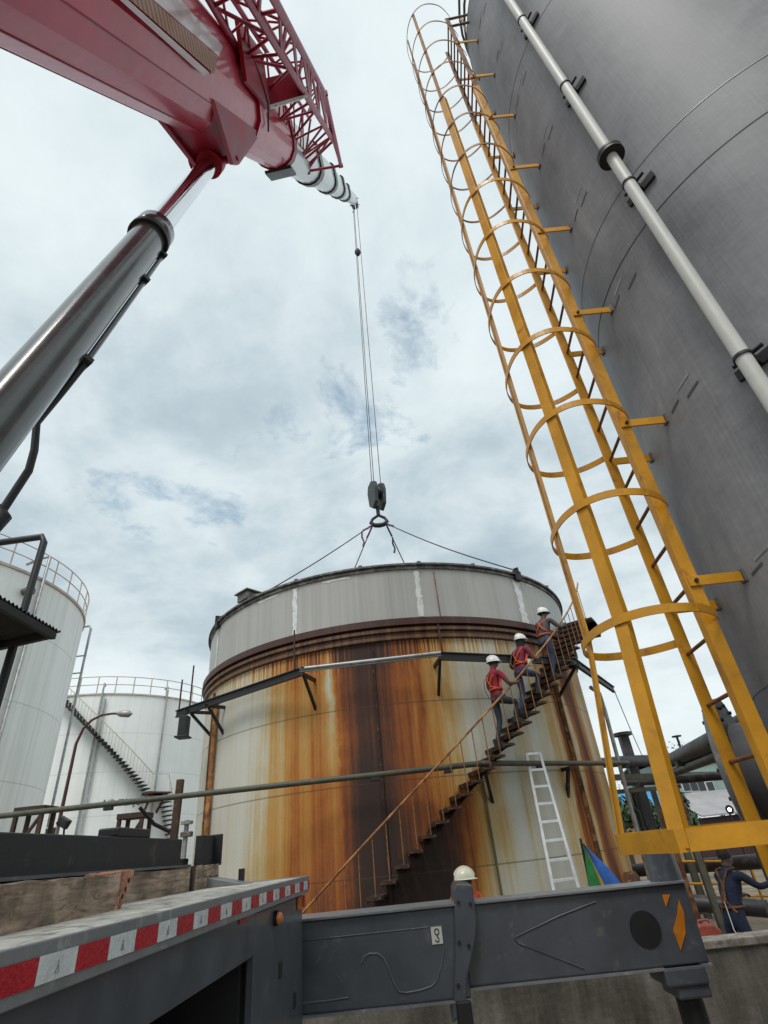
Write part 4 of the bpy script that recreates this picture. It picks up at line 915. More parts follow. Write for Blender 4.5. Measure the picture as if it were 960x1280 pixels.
mb = MB(); mb.box((PX-.02, (yo+PY)/2, .85), (.04, PY-yo, .9)); mb.box((PX-.02, (yo-6)/2, (zo+1.31)/2), (.04, yo+6, 1.31-zo)); mb.box((PX-.6, PY-.02, .85), (1.16, .04, .9)); pan = mb.build('side_panel', 'carrier', deck, .006)
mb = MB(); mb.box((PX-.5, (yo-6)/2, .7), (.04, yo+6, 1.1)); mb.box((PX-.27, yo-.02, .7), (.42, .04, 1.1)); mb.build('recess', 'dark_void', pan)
mb = MB(); q = atx(343, 1148, PX); mb.tube([q, q+V((.035, 0, 0)), q+V((.045, 0, 0))], [.028, .028, .016], 16); mb.build('marker_lamp', 'amber', pan)
MB().tube([q+V((.0, 0, 0)), q+V((.02, 0, 0))], .036, 16).build('lamp_bezel', 'rubber', pan)
for (x0, y0, mt_, dy) in ((372, 1131, 'amber', 0), (379, 1128, 'red_lens', .1)):
    q = atx(x0, y0, PX); MB().box((PX+.012, PY-.16+dy, 1.262), (.02, .09, .07)).build('side_lamp', mt_, pan, .004)
for (x0, y0) in ((350, 1212), (368, 1250)):
    q = atx(x0, y0, PX); MB().box((PX+.003, q.y, q.z), (.008, .06, .075)).build('slot', 'rubber', pan, .004)
q = atx(303, 1146, PX); MB().box((PX+.003, q.y, q.z), (.005, .12, .05)).build('reflector', 'tape_red', pan)
# things at the carrier's end
mb = MB(); q = atz(300, 1100, DZ); mb.prism([(DX-.35, 4.3, DZ), (DX-1.1, 4.3, DZ), (DX-1.1, 4.3, DZ+.16)], (0, .2, 0)); mb.build('deck_ramp', 'rail_grey', deck, .004)
q = atz(326, 1100, DZ); MB().tube([(q.x, min(q.y, 4.5), DZ), (q.x, min(q.y, 4.5), DZ+.09)], .022, 10).build('deck_pin', 'rubber', deck)
# carrier underframe and turret, so the crane is whole from other angles
MB().box((-2.07, -.6, 1.0), (1.0, 10, .5)).build('chassis', 'carrier', crane, .02)
mb = MB(); mb.box((-2.07, -.6, 1.75), (1.1, 3.6, .65)); mb.box((-2.0, -1.0, 2.5), (.95, .8, 1.1)); mb.box((-2.07, -2.6, 2.2), (2.2, 1.0, 1.3)); mb.build('turret', 'carrier', crane, .04)
for yy in (2.6, .2, -2.4, -4.2):
    for xx in (-1.1, -3.05):
        MB().lathe([(0, -.15), (.3, -.15), (.48, -.13), (.52, -.08), (.52, .08), (.48, .13), (.3, .15), (0, .15)], (xx-.1 if xx > -2 else xx, yy, .53), 30, axis=(V((0, 1, 0)), V((0, 0, 1)), V((1, 0, 0)))).build('wheel', 'rubber', crane)
# outrigger
OY = 4.72
def opx(x, y, Y=OY): return aty(x, y, Y)
zt1, zb1 = opx(480, 1141).z, opx(480, 1259).z
xa, xb = -2.0, opx(583, 1200).x
mb = MB(); mb.box(((xa+xb)/2, OY+.19, (zt1+zb1)/2), (xb-xa, .38, zt1-zb1)); out = mb.build('outrigger_beam', 'carrier', crane, .012)
mb = MB(); mb.box(((xa+xb)/2, OY+.18, zt1+.006), (xb-xa, .42, .012)); mb.box(((xa+xb)/2, OY+.18, zb1-.006), (xb-xa, .42, .012)); mb.build('beam_flange', 'rail_grey', out)
cg = [opx(567, 1112), opx(570, 1104), opx(590, 1106), opx(596, 1150), opx(594, 1175), opx(583, 1225), opx(583, 1262), opx(565, 1278), opx(567, 1240), opx(568, 1180)]
MB().prism([p+V((0, -.03, 0)) for p in cg], (0, .46, 0)).build('collar_plate', 'carrier', out, .01)
for (bx_, by_) in ((573, 1128), (588, 1130), (574, 1178), (586, 1182), (573, 1232)):
    q = opx(bx_, by_, OY-.03); MB().tube([q, q+V((0, -.012, 0))], .013, 6).build('bolt', 'rubber', out)
mb = MB(); c = opx(580, 1262); mb.box((c.x, OY+.02, c.z-.02), (.10, .14, .14)); mb.box((c.x-.01, OY+.02, c.z-.14), (.05, .08, .12)); mb.build('lock_pin', 'rubber', out, .01)
zt2, zb2 = opx(720, 1118).z, opx(720, 1224).z; xe = opx(876, 1150).x
mb = MB(); mb.box(((xb+xe)/2, OY+.21, (zt2+zb2)/2), (xe-xb, .28, zt2-zb2)); inn = mb.build('inner_beam', 'carrier', out, .012)
mb = MB(); mb.box(((xb+xe)/2, OY+.2, zt2+.006), (xe-xb, .32, .012)); mb.box(((xb+xe)/2, OY+.2, zb2-.006), (xe-xb, .32, .012)); mb.build('beam_flange', 'rail_grey', inn)
c = opx(811, 1163); MB().lathe([(0, 0), (.105, 0), (.105, .004), (.0, .006)], V((c.x, OY+.068, c.z)), 36, axis=(V((1, 0, 0)), V((0, 0, 1)), V((0, -1, 0)))).build('port_hole', 'dark_void', inn)
F = lambda L, dy=.066: [V((p.x, OY+dy, p.z)) for p in (opx(x, y) for x, y in L)]
MB().prism(F([(832, 1119), (842, 1119), (837, 1135)]), (0, -.003, 0)).build('hazard_decal', 'hazard', inn)
MB().prism(F([(853, 1125), (860, 1142), (862, 1168), (856, 1190), (846, 1164), (851, 1145)]), (0, -.003, 0)).build('hazard_decal', 'hazard', inn)
mb = MB(); mb.tube(F([(748, 1128), (700, 1147), (648, 1172), (645, 1176), (650, 1181), (690, 1196), (733, 1213)], .068), .006, 6); mb.build('weld_line', 'carrier', inn)
mb = MB(); mb.tube([V((p.x, OY, p.z)) for p in (opx(x, y) for x, y in [(452, 1203), (455, 1196), (462, 1192), (472, 1192), (479, 1197), (485, 1210), (492, 1228), (499, 1240), (508, 1241), (525, 1238), (540, 1233), (546, 1226), (551, 1210), (555, 1185)])], .007, 6); mb.build('weld_line', 'scratch', out)
mb = MB(); mb.tube([V((p.x, OY, p.z)) for p in (opx(x, y) for x, y in [(378, 1254), (410, 1251), (436, 1247)])], .006, 6); mb.build('weld_line', 'scratch', out)
mb = MB(); mb.tube([V((p.x, OY, p.z)) for p in (opx(x, y) for x, y in [(378, 1176), (460, 1167), (553, 1157)])], .005, 6); mb.build('weld_line', 'carrier', out)
c = opx(546, 1169); MB().box((c.x, OY-.004, c.z), (.075, .006, .095)).build('hook_plate', 'plate', out)
sg = MB(); sy = OY-.009
ringc = V((c.x+.002, sy, c.z+.02)); sg.tube([ringc+V((.015*math.cos(k*.524), 0, .017*math.sin(k*.524))) for k in range(12)], .0035, 6, closed=True)
sg.tube([c+V((.002, 0, .002))+V((0, sy-c.y, 0)), c+V((.003, sy-c.y, -.008)), c+V((.012, sy-c.y, -.018)), c+V((.012, sy-c.y, -.03)), c+V((.002, sy-c.y, -.036)), c+V((-.010, sy-c.y, -.030)), c+V((-.011, sy-c.y, -.022))], .0035, 6)
sg.build('hook_symbol', 'ink', out)
jx0, jx1 = opx(806, 1085, OY+.2).x, opx(845, 1085, OY+.2).x; jc_ = (jx0+jx1)/2+.02
jt = opx(826, 1058, OY+.2).z; mb = MB(); mb.lathe([(0, jt), (.085, jt), (.105, jt-.03), (.115, zt2), (0, zt2)], (jc_, OY+.21, 0), 28); mb.build('jack_housing', 'carrier', inn)
jx = opx(866, 1218).x
mb = MB(); mb.box((jx-.03, OY+.2, zb2-.05), (.28, .34, .10)); mb.box((jx+.0, OY+.2, zb2-.13), (.22, .3, .08)); mb.build('jack_head', 'carrier', inn, .015)
mb = MB(); mb.tube([(jx+.0, OY+.2, zb2-.1), (jx+.0, OY+.2, .12)], .085, 24); mb.lathe([(0, .02), (.24, .02), (.26, .06), (.1, .12), (0, .12)], (jx, OY+.2, 0), 28); mb.build('jack_leg', 'rubber', inn)
# ------------------------------------------------------------------ hook block and slings
hk = thing('hook_block', 'dark green crane hook block hanging above the roof section', 'hook block', (HB.x, HB.y, HB.z))
for s_ in (-1, 1):
    oc = HB+V((.13*s_+.0, -.06*s_, 0)); ax1 = V((.84, .54, 0)); ax2 = V((-.54, .84, 0))
    pr = [(-.24, .0), (-.31, -.3), (-.24, -.9), (0, -1.12), (.24, -.9), (.31, -.3), (.24, .0), (0, .12)]
    MB().prism([HB+ax2*u+V((0, 0, v))+ax1*(.10*s_) for u, v in pr], ax1*(.14*s_)).build('cheek_plate', 'block', hk, .02)
MB().lathe([(0, -.14), (.26, -.14), (.2, -.08), (.26, 0), (.2, .08), (.26, .14), (0, .14)], HB+V((0, 0, -.35)), 24, axis=(V((-.54, .84, 0)), V((0, 0, 1)), V((.84, .54, 0)))).build('sheave', 'rubber', hk)
mb = MB(); hx = HB+V((-.02, 0, -1.08)); mb.tube([hx+V((0, 0, .1)), hx+V((0, 0, -.3))], .07, 12)
mb.tube([hx+V((.0, 0, -.28)), hx+V((-.22, 0, -.42)), hx+V((-.3, 0, -.58)), hx+V((-.16, 0, -.7)), hx+V((0, 0, -.72)), hx+V((.16, 0, -.7)), hx+V((.3, 0, -.58)), hx+V((.22, 0, -.42)), hx+V((0, 0, -.28))], [.05, .055, .07, .085, .09, .085, .07, .055, .05], 12); mb.build('ramshorn_hook', 'black', hk)
hL, hR = hx+V((-.24, 0, -.66)), hx+V((.24, 0, -.66))
for ph, a, side, txt in ((-55.5, hL, 'left', 'long steel sling running from the hook down to the left lug of the roof'), (40, hR, 'right', 'long steel sling running from the hook down to the right lug of the roof'),
                    (-140, hL, 'l', 'short looking rear sling left of the hook going behind the roof edge'), (152, hR, 'r', 'short looking rear sling right of the hook going behind the roof edge')):
    b_ = lugs[ph]; s_ = thing('lifting_sling', txt, 'sling', (b_.x, b_.y, b_.z), 'slings between hook and roof section')
    dd = (b_-a); pts = [a+dd*k/10+V((0, 0, -.12*math.sin(math.pi*k/10))) for k in range(11)]
    MB().tube(pts, .02, 6).build('wire_rope', 'wire', s_)
    off = V((-.16 if side[0] == 'l' else .2, 0, -.25))
    MB().tube([a, a+dd*.04+V((0, 0, -.02)), a+dd*.08], .035, 8).build('eye_splice', 'rope_pink' if side[0] == 'l' else 'block', s_)
    if side in ('left', 'r'):
        q = a+dd*.09; MB().tube([q, q+V((-.02, 0, -.25)), q+V((.04, 0, -.45)), q+V((.0, 0, -.62))], [.03, .035, .03, .04], 8).build('rope_tail', 'rope_pink' if side == 'left' else 'block', s_)
# ------------------------------------------------------------------ load on the crane deck
def timber(label, p0, p1, z0, h, wdt, group='timbers on the crane deck', end=False):
    o = thing('timber_beam', label, 'timber', ((p0.x+p1.x)/2, (p0.y+p1.y)/2, z0), group)
    d = V((p1.x-p0.x, p1.y-p0.y, 0)).normalized(); s_ = V((-d.y, d.x, 0))
    if s_.x > 0: s_ = -s_
    a, b_ = V((p0.x, p0.y, z0)), V((p1.x, p1.y, z0)); n = 14; rows = []
    for i in range(n+1):
        p = a+(b_-a)*i/n; j = lambda k: .004*math.sin(i*1.9+k*2.1)+random.uniform(-.002, .002)
        rows.append([p+V((0, 0, .0)), p+V((j(1), 0, h*.5)), p+V((j(2), 0, h+j(3))), p+s_*wdt*.5+V((0, 0, h+j(4))), p+s_*wdt+V((0, 0, h+j(5))), p+s_*wdt+V((0, 0, 0)), p])
    mb = MB(); mb.sheet(rows, smooth=False); mb.add(rows[0][:6], [tuple(range(6))])
    mb.add(rows[-1][:6], [tuple(range(6))], 0); mb.build('plank', 'timber', o)
    if end:
        e = MB(); q0 = b_-s_*.006; prof = [(-.035, -.004), (.03, .0), (.045, h*.22), (.062, h*.3), (.066, h*.52), (.09, h*.62), (.10, h*.85), (.135, h*1.02), (.125, h*1.1), (.06, h*1.14), (.03, h*1.08), (.028, h*.8), (.0, h*.55), (-.012, h*.3)]
        e.prism([q0+d*a_+V((0, 0, z_)) for a_, z_ in prof], s_*(wdt+.01)); e.build('broken_end', 'timber_end', o, .004)
        for a_, z_ in ((.02, .35), (.045, .55), (.07, .8)):
            MB().tube([q0+d*a_+V((0, 0, h*z_))-s_*.003, q0+d*a_+V((0, 0, h*z_))+s_*.004], .009, 8).build('bolt_hole', 'dark_void', o)
    return o
tA0, tA1 = atz(-60, 1184, DZ), atz(146, 1137, DZ); hA = .117
timber('thick weathered timber with a splintered reddish end, nearest on the crane deck', tA0, tA1, DZ, hA, .16, end=True)
tB0, tB1 = atz(100, 1136, DZ), atz(236, 1114.5, DZ)
tB0.x = tB1.x-.05
timber('long brown timber lying behind the splintered one, under the black steel', V((tB1.x-.1, .2, 0)), tB1, DZ, .125, .17)
tC0, tC1 = atz(242, 1113.5, DZ), atz(287, 1105, DZ)
tC1.y = min(tC1.y, 4.55)
tC0.x = tB1.x; tC1.x = tB1.x
timber('short sawn timber block nearest the end of the deck, lower of two', tC0, tC1, DZ, .065, .2)
timber('short sawn timber block stacked on another at the end of the deck', tC0+V((0, .01, 0)), tC1+V((0, -.01, 0)), DZ+.067, .062, .2)
stp = thing('steel_strap', 'narrow rusty steel upright between the long timber and the short blocks', 'strap', (tB1.x, tB1.y, DZ))
MB().box((tB1.x-.08, (tB1.y+tC0.y)/2, DZ+.066), (.19, max(.03, (tC0.y-tB1.y)*.6), .132)).build('upright', 'strap', stp)
# black fabricated steel
KX = tB1.x-.06
sb0 = atx(226, 1075, KX); sbt = atx(226, 1046, KX)
zb_ = DZ+.127; zt_ = sbt.z-.012
s1 = thing('black_steel_beam', 'long black steel channel lying on top of the timbers', 'steel beam', (KX, 2.5, zb_))
MB().box((KX-.05, (sb0.y+.5)/2, (zb_+zt_)/2), (.1, sb0.y-.5, zt_-zb_)).build('web', 'black', s1, .006)
MB().box((KX-.18, (sb0.y+.5)/2, zb_+.008), (.5, sb0.y-.5, .012)).build('flange', 'carrier', s1)
q = atx(125, 1045, KX-.1); q2 = atx(168, 1040, KX-.1)
s2 = thing('black_steel_pad', 'small black steel pad sitting on top of the black channel', 'steel pad', (KX-.1, q.y, zt_))
MB().box((KX-.06, (q.y+q2.y)/2, zt_+.022), (.11, q2.y-q.y, .042)).build('pad', 'black', s2, .008)
q = atx(252, 1075, KX); q2 = atx(291, 1072, KX); q3 = atx(291, 1046, KX)
s3 = thing('black_steel_bracket', 'separate short black steel bracket at the far end of the timbers', 'steel bracket', (KX, q.y, zb_))
qe = min(q2.y, 4.6)
mb = MB(); mb.box((KX-.03, (q.y+qe)/2, (zb_+q3.z)/2), (.05, qe-q.y, q3.z-zb_)); mb.box((KX-.03, qe+.012, (zb_+q3.z)/2+.004), (.16, .02, q3.z-zb_+.01)); mb.build('angle', 'black', s3, .004)
MB().box((KX-.12, (sb0.y+q.y)/2, zb_+.03), (.05, q.y-sb0.y+.02, .05)).build('link_plate', 'black', s3, .004)
# ------------------------------------------------------------------ white tanks at the left
A1 = V((28.2*math.sin(R_(-45.6)), 28.2*math.cos(R_(-45.6)), 0)); AR = 6.55; AZ = 11.75
ta = thing('white_tank', 'tall white tank with grey streaks and rusty top railing at the left edge', 'tank', (A1.x, A1.y, 0))
MB().lathe([(AR, FLOOR), (AR, AZ-.12)], A1, 150).build('shell', 'white_a', ta)
MB().lathe([(AR, AZ-.12), (AR+.06, AZ-.10), (AR+.06, AZ), (AR-.5, AZ+.03), (0, AZ+.5)], A1, 150).build('rim', 'pink_rail', ta)
def railing(parent, C, r, z0, n, a0, a1, mat, h=1.05, rad=.028):
    rl = MB()
    for hh in (h*.52, h): rl.tube([pol(C, r, a0+(a1-a0)*k/60, z0+hh) for k in range(61)], rad*.8, 6)
    rail = rl.build('railing', mat, parent)
    for k in range(n): ph = a0+(a1-a0)*k/(n-1); MB().tube([pol(C, r, ph, z0), pol(C, r, ph, z0+h)], rad, 6).build('rail_post', mat, rail)
railing(ta, A1, AR, AZ, 30, -80, 170, 'pink_rail')
def facing(C, az):      # angle on the tank facing the camera, offset by az
    return math.degrees(math.atan2(-C.x, C.y))+az
fa = facing(A1, 0)
for dphi in (10, 22, 36, 50, 62, 72):
    pass
# down pipe with loop at the tank's right edge
q = V((-13.55, 21.9, 0)); e1 = pol(A1, AR+.35, fa+80, 0)
dp = MB().tube([V((e1.x-.5, e1.y, AZ+.1)), V((e1.x-.1, e1.y, AZ+.1)), V((e1.x, e1.y, AZ-.05)), V((e1.x, e1.y, FLOOR))], .055, 8).build('downpipe', 'grey_pipe', ta)
for zc in (10.4, 9.6): MB().bar((e1.x-.45, e1.y, zc), (e1.x+.06, e1.y, zc), .04, .05).build('pipe_stay', 'grey_pipe', dp)
g1 = pol(A1, AR+.12, fa+33, 0)
MB().tube([g1+V((-.9, .0, AZ+.7)), g1+V((-.4, 0, AZ+.9)), g1+V((0, 0, AZ+.95)), g1+V((0, 0, FLOOR))], .06, 8).build('downpipe', 'grey_pipe', ta)
mb = MB(); c = pol(A1, AR, fa+28, 10.95); nrm = V((math.sin(R_(fa+28)), -math.cos(R_(fa+28)), 0)); mb.tube([c, c+nrm*.3], .14, 14); mb.tube([c+nrm*.28, c+nrm*.34], .2, 14); mb.build('nozzle', 'rim', ta)
A2 = V((47.5*math.sin(R_(-27.6)), 47.5*math.cos(R_(-27.6)), 0)); BR2 = 7.1; BZ2 = 12.0
tb = thing('white_tank', 'farther white tank with a diagonal outside stair, between streaked tank and rusty tank', 'tank', (A2.x, A2.y, 0))
MB().lathe([(BR2, FLOOR), (BR2, BZ2-.12)], A2, 140).build('shell', 'white_b', tb)
MB().lathe([(BR2, BZ2-.12), (BR2+.06, BZ2-.1), (BR2+.06, BZ2), (BR2-.5, BZ2+.03), (0, BZ2+.5)], A2, 140).build('rim', 'pink_rail', tb)
railing(tb, A2, BR2, BZ2, 30, -120, 140, 'pink_rail', 1.1, .035)
def hit(C, r, x, y):
    v = ray(x, y); a = v.x**2+v.y**2; b_ = -2*(v.x*C.x+v.y*C.y); c_ = C.x**2+C.y**2-r*r; D = b_*b_-4*a*c_
    if D < 0: return None
    p = EYE+v*((-b_-math.sqrt(D))/(2*a)); return math.degrees(math.atan2(p.x-C.x, -(p.y-C.y))), p.z
s0, s1_ = hit(A2, BR2+.4, 92, 888), hit(A2, BR2+.4, 185, 990)
ns = 26
rp_ = [pol(A2, BR2+.8, s0[0]+(s1_[0]-s0[0])*k/30, s0[1]+1.0+(s1_[1]-s0[1])*k/30) for k in range(-6, 31)]
l1 = hit(A2, BR2+.4, 203, 992)
rp_ += [pol(A2, BR2+.8, l1[0]+.5, s1_[1]+1.0), pol(A2, BR2+.8, l1[0]+7, s1_[1]-1.4)]
ms = MB().tube(rp_, .03, 6).build('staircase', 'pale_rail', tb)
t0m = MB(); dph = (s1_[0]-s0[0])/ns; dz_ = (s1_[1]-s0[1])/ns
t0m.box(pol(A2, BR2+.4, 0, -.03), (.34, .8, .06)); b0m = MB().tube([pol(A2, BR2+.8, 0, 0), pol(A2, BR2+.8, 0, 1.0)], .018, 5)
tt0 = t0m.build('tread', 'black', ms); bb0 = b0m.build('baluster', 'pale_rail', ms)
for i in range(-6, ns+1):
    a, c = (tt0, bb0) if i == -6 else (copy_part(tt0, ms), copy_part(bb0, ms))
    for o in (a, c): o.location = (0, 0, s0[1]+dz_*i); o.rotation_euler = (0, 0, R_(s0[0]+dph*i))
for k in range(10):
    ph = l1[0]+1.5+dph*-1*0+k*.75; o = copy_part(tt0, ms); o.location = (0, 0, s1_[1]-.3-k*.25); o.rotation_euler = (0, 0, R_(ph)); o = copy_part(bb0, ms); o.location = (0, 0, s1_[1]-.3-k*.25); o.rotation_euler = (0, 0, R_(ph))
mb = MB()
for k in range(7): ph = s1_[0]+(l1[0]-s1_[0])*k/6; mb.box(pol(A2, BR2+.55, ph, s1_[1]-.1), (.42, 1.1, .1), (V((math.cos(R_(ph)), math.sin(R_(ph)), 0)), V((-math.sin(R_(ph)), math.cos(R_(ph)), 0)), V((0, 0, 1))))
for ph in (s1_[0]+.3, l1[0]-.3): mb.bar(pol(A2, BR2+1.0, ph, s1_[1]-.15), pol(A2, BR2, ph, s1_[1]-1.1), .1, .1)
mb.build('landing', 'maroon', ms)
for px in (122, 205):
    h = hit(A2, BR2+.12, px, 900); hb_ = h[0]
    mb = MB(); mb.tube([pol(A2, BR2-.3, hb_, BZ2+.55), pol(A2, BR2+.12, hb_, BZ2+.6), pol(A2, BR2+.15, hb_, BZ2+.3), pol(A2, BR2+.12, hb_-.1, 2.6), pol(A2, BR2+.12, hb_-.1, FLOOR)], .06, 8)
    mb.tube([pol(A2, BR2+.12, hb_+2, BZ2-.4), pol(A2, BR2+.12, hb_+2, 3.2), pol(A2, BR2+.3, hb_+2.4, 2.9)], .05, 8) if px == 122 else None
    mb.build('downpipe', 'grey_pipe', tb)
# painted lettering on the far tank's shell, half hidden behind the green pipe
tx = bpy.data.curves.new('lettering', 'FONT'); tx.body = 'AIR TERJUN'; tx.size = .52; tx.extrude = .004; tx.align_x = 'CENTER'
to = bpy.data.objects.new('lettering_tmp', tx); COL.objects.link(to)
dg = bpy.context.evaluated_depsgraph_get(); tm = bpy.data.meshes.new_from_object(to.evaluated_get(dg)); bpy.data.objects.remove(to)
h = hit(A2, BR2+.02, 157, 1003)
for v in tm.vertices:
    p = pol(A2, BR2+.015+v.co.z, h[0]+math.degrees(v.co.x/BR2), h[1]+v.co.y-.16)-V((A2.x, A2.y, 0)); v.co = p
tm.materials.clear(); tm.materials.append(M['rim']); lo = bpy.data.objects.new('tank_lettering', tm); COL.objects.link(lo); lo.parent = tb
# pale yellowish tank edge further right
A3 = V((-14.1, 46.0, 0))
# lamp post
lz = [aty(70, 1046, 13), aty(95, 930, 13), aty(104, 911, 13), aty(115, 900, 13), aty(127, 894, 13), aty(140, 892, 13), aty(149, 892, 13)]
lp = thing('street_lamp', 'thin maroon lamp post with a curved arm in front of white tanks', 'street lamp', (lz[0].x, 13, FLOOR))
lb_ = V((lz[0].x, 13, FLOOR)); MB().tube([lb_]+lz, [.05, .042, .034, .03, .028, .026, .025, .025], 10).build('pole', 'maroon', lp)
hd1, hd2 = aty(147, 892, 13), aty(165, 892.5, 13)
mb = MB(); mb.tube([hd1, hd1+(hd2-hd1)*.25, hd1+(hd2-hd1)*.8, hd2], [.04, .075, .08, .02], 12); mb.build('lamp_head', 'grey_pipe', lp)
for (x, y) in ((65, 1040), (80, 1028)):
    q = aty(x, y, 12.8); f_ = thing('floodlight', 'small grey floodlight low by the lamp post, ' + ('lower left one' if x == 65 else 'upper right one tilted'), 'floodlight', (q.x, q.y, q.z), 'floodlights by the lamp post')
    r_ = 0 if x == 65 else .5; ax = (V((math.cos(r_), 0, -math.sin(r_))), V((0, 1, 0)), V((math.sin(r_), 0, math.cos(r_))))
    MB().box(q, (.26, .12, .18), ax).build('housing', 'grey_pipe' if x == 65 else 'black', f_, .02); MB().box(q+V((0, -.062, 0)), (.2, .006, .13), ax).build('lens', 'glass', f_)
    MB().tube([q+V((0, .05, -.09)), q+V((0, .1, -.3)), V((lz[0].x, 13, q.z-.45))], .02, 6).build('stem', 'black', f_)
def pipe_stand(label, xl, xr, ytop, Y, zlow):
    pl, pr = aty(xl, ytop, Y), aty(xr, ytop-3, Y); s_ = thing('pipe_stand', label, 'stand', ((pl.x+pr.x)/2, Y, FLOOR), 'steel stands under the pipe')
    z = (pl.z+pr.z)/2
    MB().box(((pl.x+pr.x)/2, Y+.2, z), (pr.x-pl.x+.1, .5, .1)).build('top_plate', 'brown', s_, .005)
    for x in (pl.x, pr.x):
        for dy in (0, .4): MB().bar((x, Y+dy, z-.05), (x, Y+dy, FLOOR), .07, .07, (0, 1, 0)).build('leg', 'brown', s_)
    MB().bar((pl.x, Y, z-.9), (pr.x, Y, z-.1), .05, .05, (0, 1, 0)).build('brace', 'brown', s_)
pipe_stand('rusty steel stand under the pipe at the far left', 22, 54, 1013, 11.8, 0); pipe_stand('rusty steel stand under the pipe nearer the rusty post', 150, 178, 1021, 12.6, 0)
# rig of valves beside the rusty tank
vv = thing('valve_stack', 'small grey valve stack between far white tank and rusty tank', 'valve', (-4.35, 13.2, FLOOR))
q = aty(233, 1035, 13.2); MB().tube([(q.x, 13.2, FLOOR), (q.x, 13.2, q.z+.15)], .05, 10).build('pipe', 'grey_pipe', vv); MB().lathe([(0, -.03), (.13, -.03), (.13, .03), (0, .03)], V((q.x, 13.2, q.z+.1)), 16).build('hand_wheel', 'grey_pipe', vv); MB().box((q.x+.02, 13.2, q.z-.12), (.22, .2, .1)).build('valve_body', 'rim', vv, .02)
# ------------------------------------------------------------------ small shed roof and vent pipe at the left edge
RZ = 4.6
c0 = atz(76, 790, RZ); c1 = atz(-20, 733, RZ); c2 = atz(-20, 812, RZ)
sh = thing('open_shelter', 'dark open shelter with corrugated roof sheet at the left edge', 'shelter', (c0.x, c0.y, FLOOR))
u = (c1-c0); v_ = (c2-c0); n = 30; rows_t, rows_b = [], []
for i in range(n*4+1):
    t_ = i/(n*4)*1.5; wav = .022*math.sin(i/4*2*math.pi); a = c0+u*t_+V((0, 0, wav)); rows_t.append([a, a+v_*.75, a+v_*1.5]); rows_b.append([p+V((0, 0, -.006)) for p in rows_t[-1]])
mb = MB(); mb.sheet(rows_t); mb.sheet(rows_b); mb.build('roof_sheet', 'corr', sh)
mb = MB(); mb.bar(c0+u*.06+v_*.02+V((0, 0, -.09)), c0+u*1.5+v_*.02+V((0, 0, -.09)), .07, .1); mb.bar(c0+u*.08+v_*.05+V((0, 0, -.08)), c0+u*.08+v_*1.4+V((0, 0, -.08)), .07, .09); mb.bar(c0+u*.08+v_*.7+V((0, 0, -.08)), c0+u*1.5+v_*.7+V((0, 0, -.08)), .07, .09); mb.build('purlin', 'corr', sh)
pb = atz(19, 800, RZ)
MB().tube([(pb.x, pb.y, RZ-.05), (pb.x, pb.y, FLOOR)], .06, 12).build('post', 'black', sh)
vt = aty(36, 672, pb.y); vt2 = aty(-20, 684, pb.y)
MB().tube([V((pb.x, pb.y, RZ+.01)), V((pb.x, pb.y, vt.z-.12)), V((pb.x-.05, pb.y, vt.z-.01)), V((vt2.x, pb.y, vt.z-.05))], .055, 12).build('vent_pipe', 'black', sh)
# ------------------------------------------------------------------ right background: pipe rack, house, trees
rk = thing('pipe_rack', 'steel pipe rack carrying black process pipes behind the ladder cage', 'pipe rack', (8, 18, FLOOR))
def rp2(L): return [aty(x, y, Y) for x, y, Y in L]
def flatz(L, z): 
    return [V((p.x, p.y, z)) for p in L]
pr_ = None
def rpipe(pts, r, mat='pipe_dark'): return MB().tube(pts, r, 14).build('process_pipe', mat, rk)
rpipe(rp2([(700, 958, 24), (785, 951, 20), (838, 951, 17), (892, 926, 11), (1000, 870, 7)]), .17)
rpipe(rp2([(845, 965, 17), (895, 945, 11.5), (990, 905, 8)]), .10)
rpipe(rp2([(780, 978, 20), (843, 975, 17.5), (895, 970, 16), (990, 962, 14)]), .11)
rpipe(rp2([(700, 1095, 21), (860, 1083, 18), (990, 1074, 15)]), .16)
rpipe(rp2([(690, 1088, 15), (860, 1128, 15), (960, 1136, 14)]), .16)
for (x, yt, Y, w_, mt_) in ((778, 918, 20, .3, 'pipe_dark'), (790, 985, 18, .24, 'black'), (815, 985, 19, .14, 'green_steel'), (832, 985, 17, .16, 'green_steel'), (845, 985, 16, .12, 'rust'), (800, 985, 22, .1, 'black'), (765, 985, 20, .12, 'green_steel')):
    q = aty(x, yt, Y); MB().bar((q.x, Y, q.z), (q.x, Y, FLOOR), w_, w_*.8, (0, 1, 0)).build('rack_column', mt_, rk)
q = aty(778, 918, 20); MB().lathe([(0, -.05), (.3, -.05), (.3, .05), (0, .05)], V((q.x, 20, q.z)), 16).build('flange', 'pipe_dark', rk)
q = aty(852, 938, 15.5); mb = MB(); mb.tube([q, q+V((0, 0, .35))], .03, 6); mb.lathe([(0, .33), (.12, .33), (.12, .36), (0, .36)], q, 12); mb.build('valve_wheel', 'pipe_dark', rk)
for (xa_, ya, xb_, yb, Y, h_) in ((765, 972, 905, 968, 18, .16), (770, 990, 850, 983, 17, .1), (845, 955, 905, 950, 15, .1)):
    MB().bar(aty(xa_, ya, Y), aty(xb_, yb, Y), .14, h_).build('cross_beam', 'green_steel', rk)
for (x, y, Y, a_) in ((782, 1000, 17.5, .8), (800, 978, 17.8, -.7), (822, 978, 17.5, .6)):
    q = aty(x, y, Y); MB().tube([q, q+V((a_*.3, 0, -.35)), q+V((a_*.3, 0, -1.1))], .07, 8).build('branch_pipe', 'black', rk)
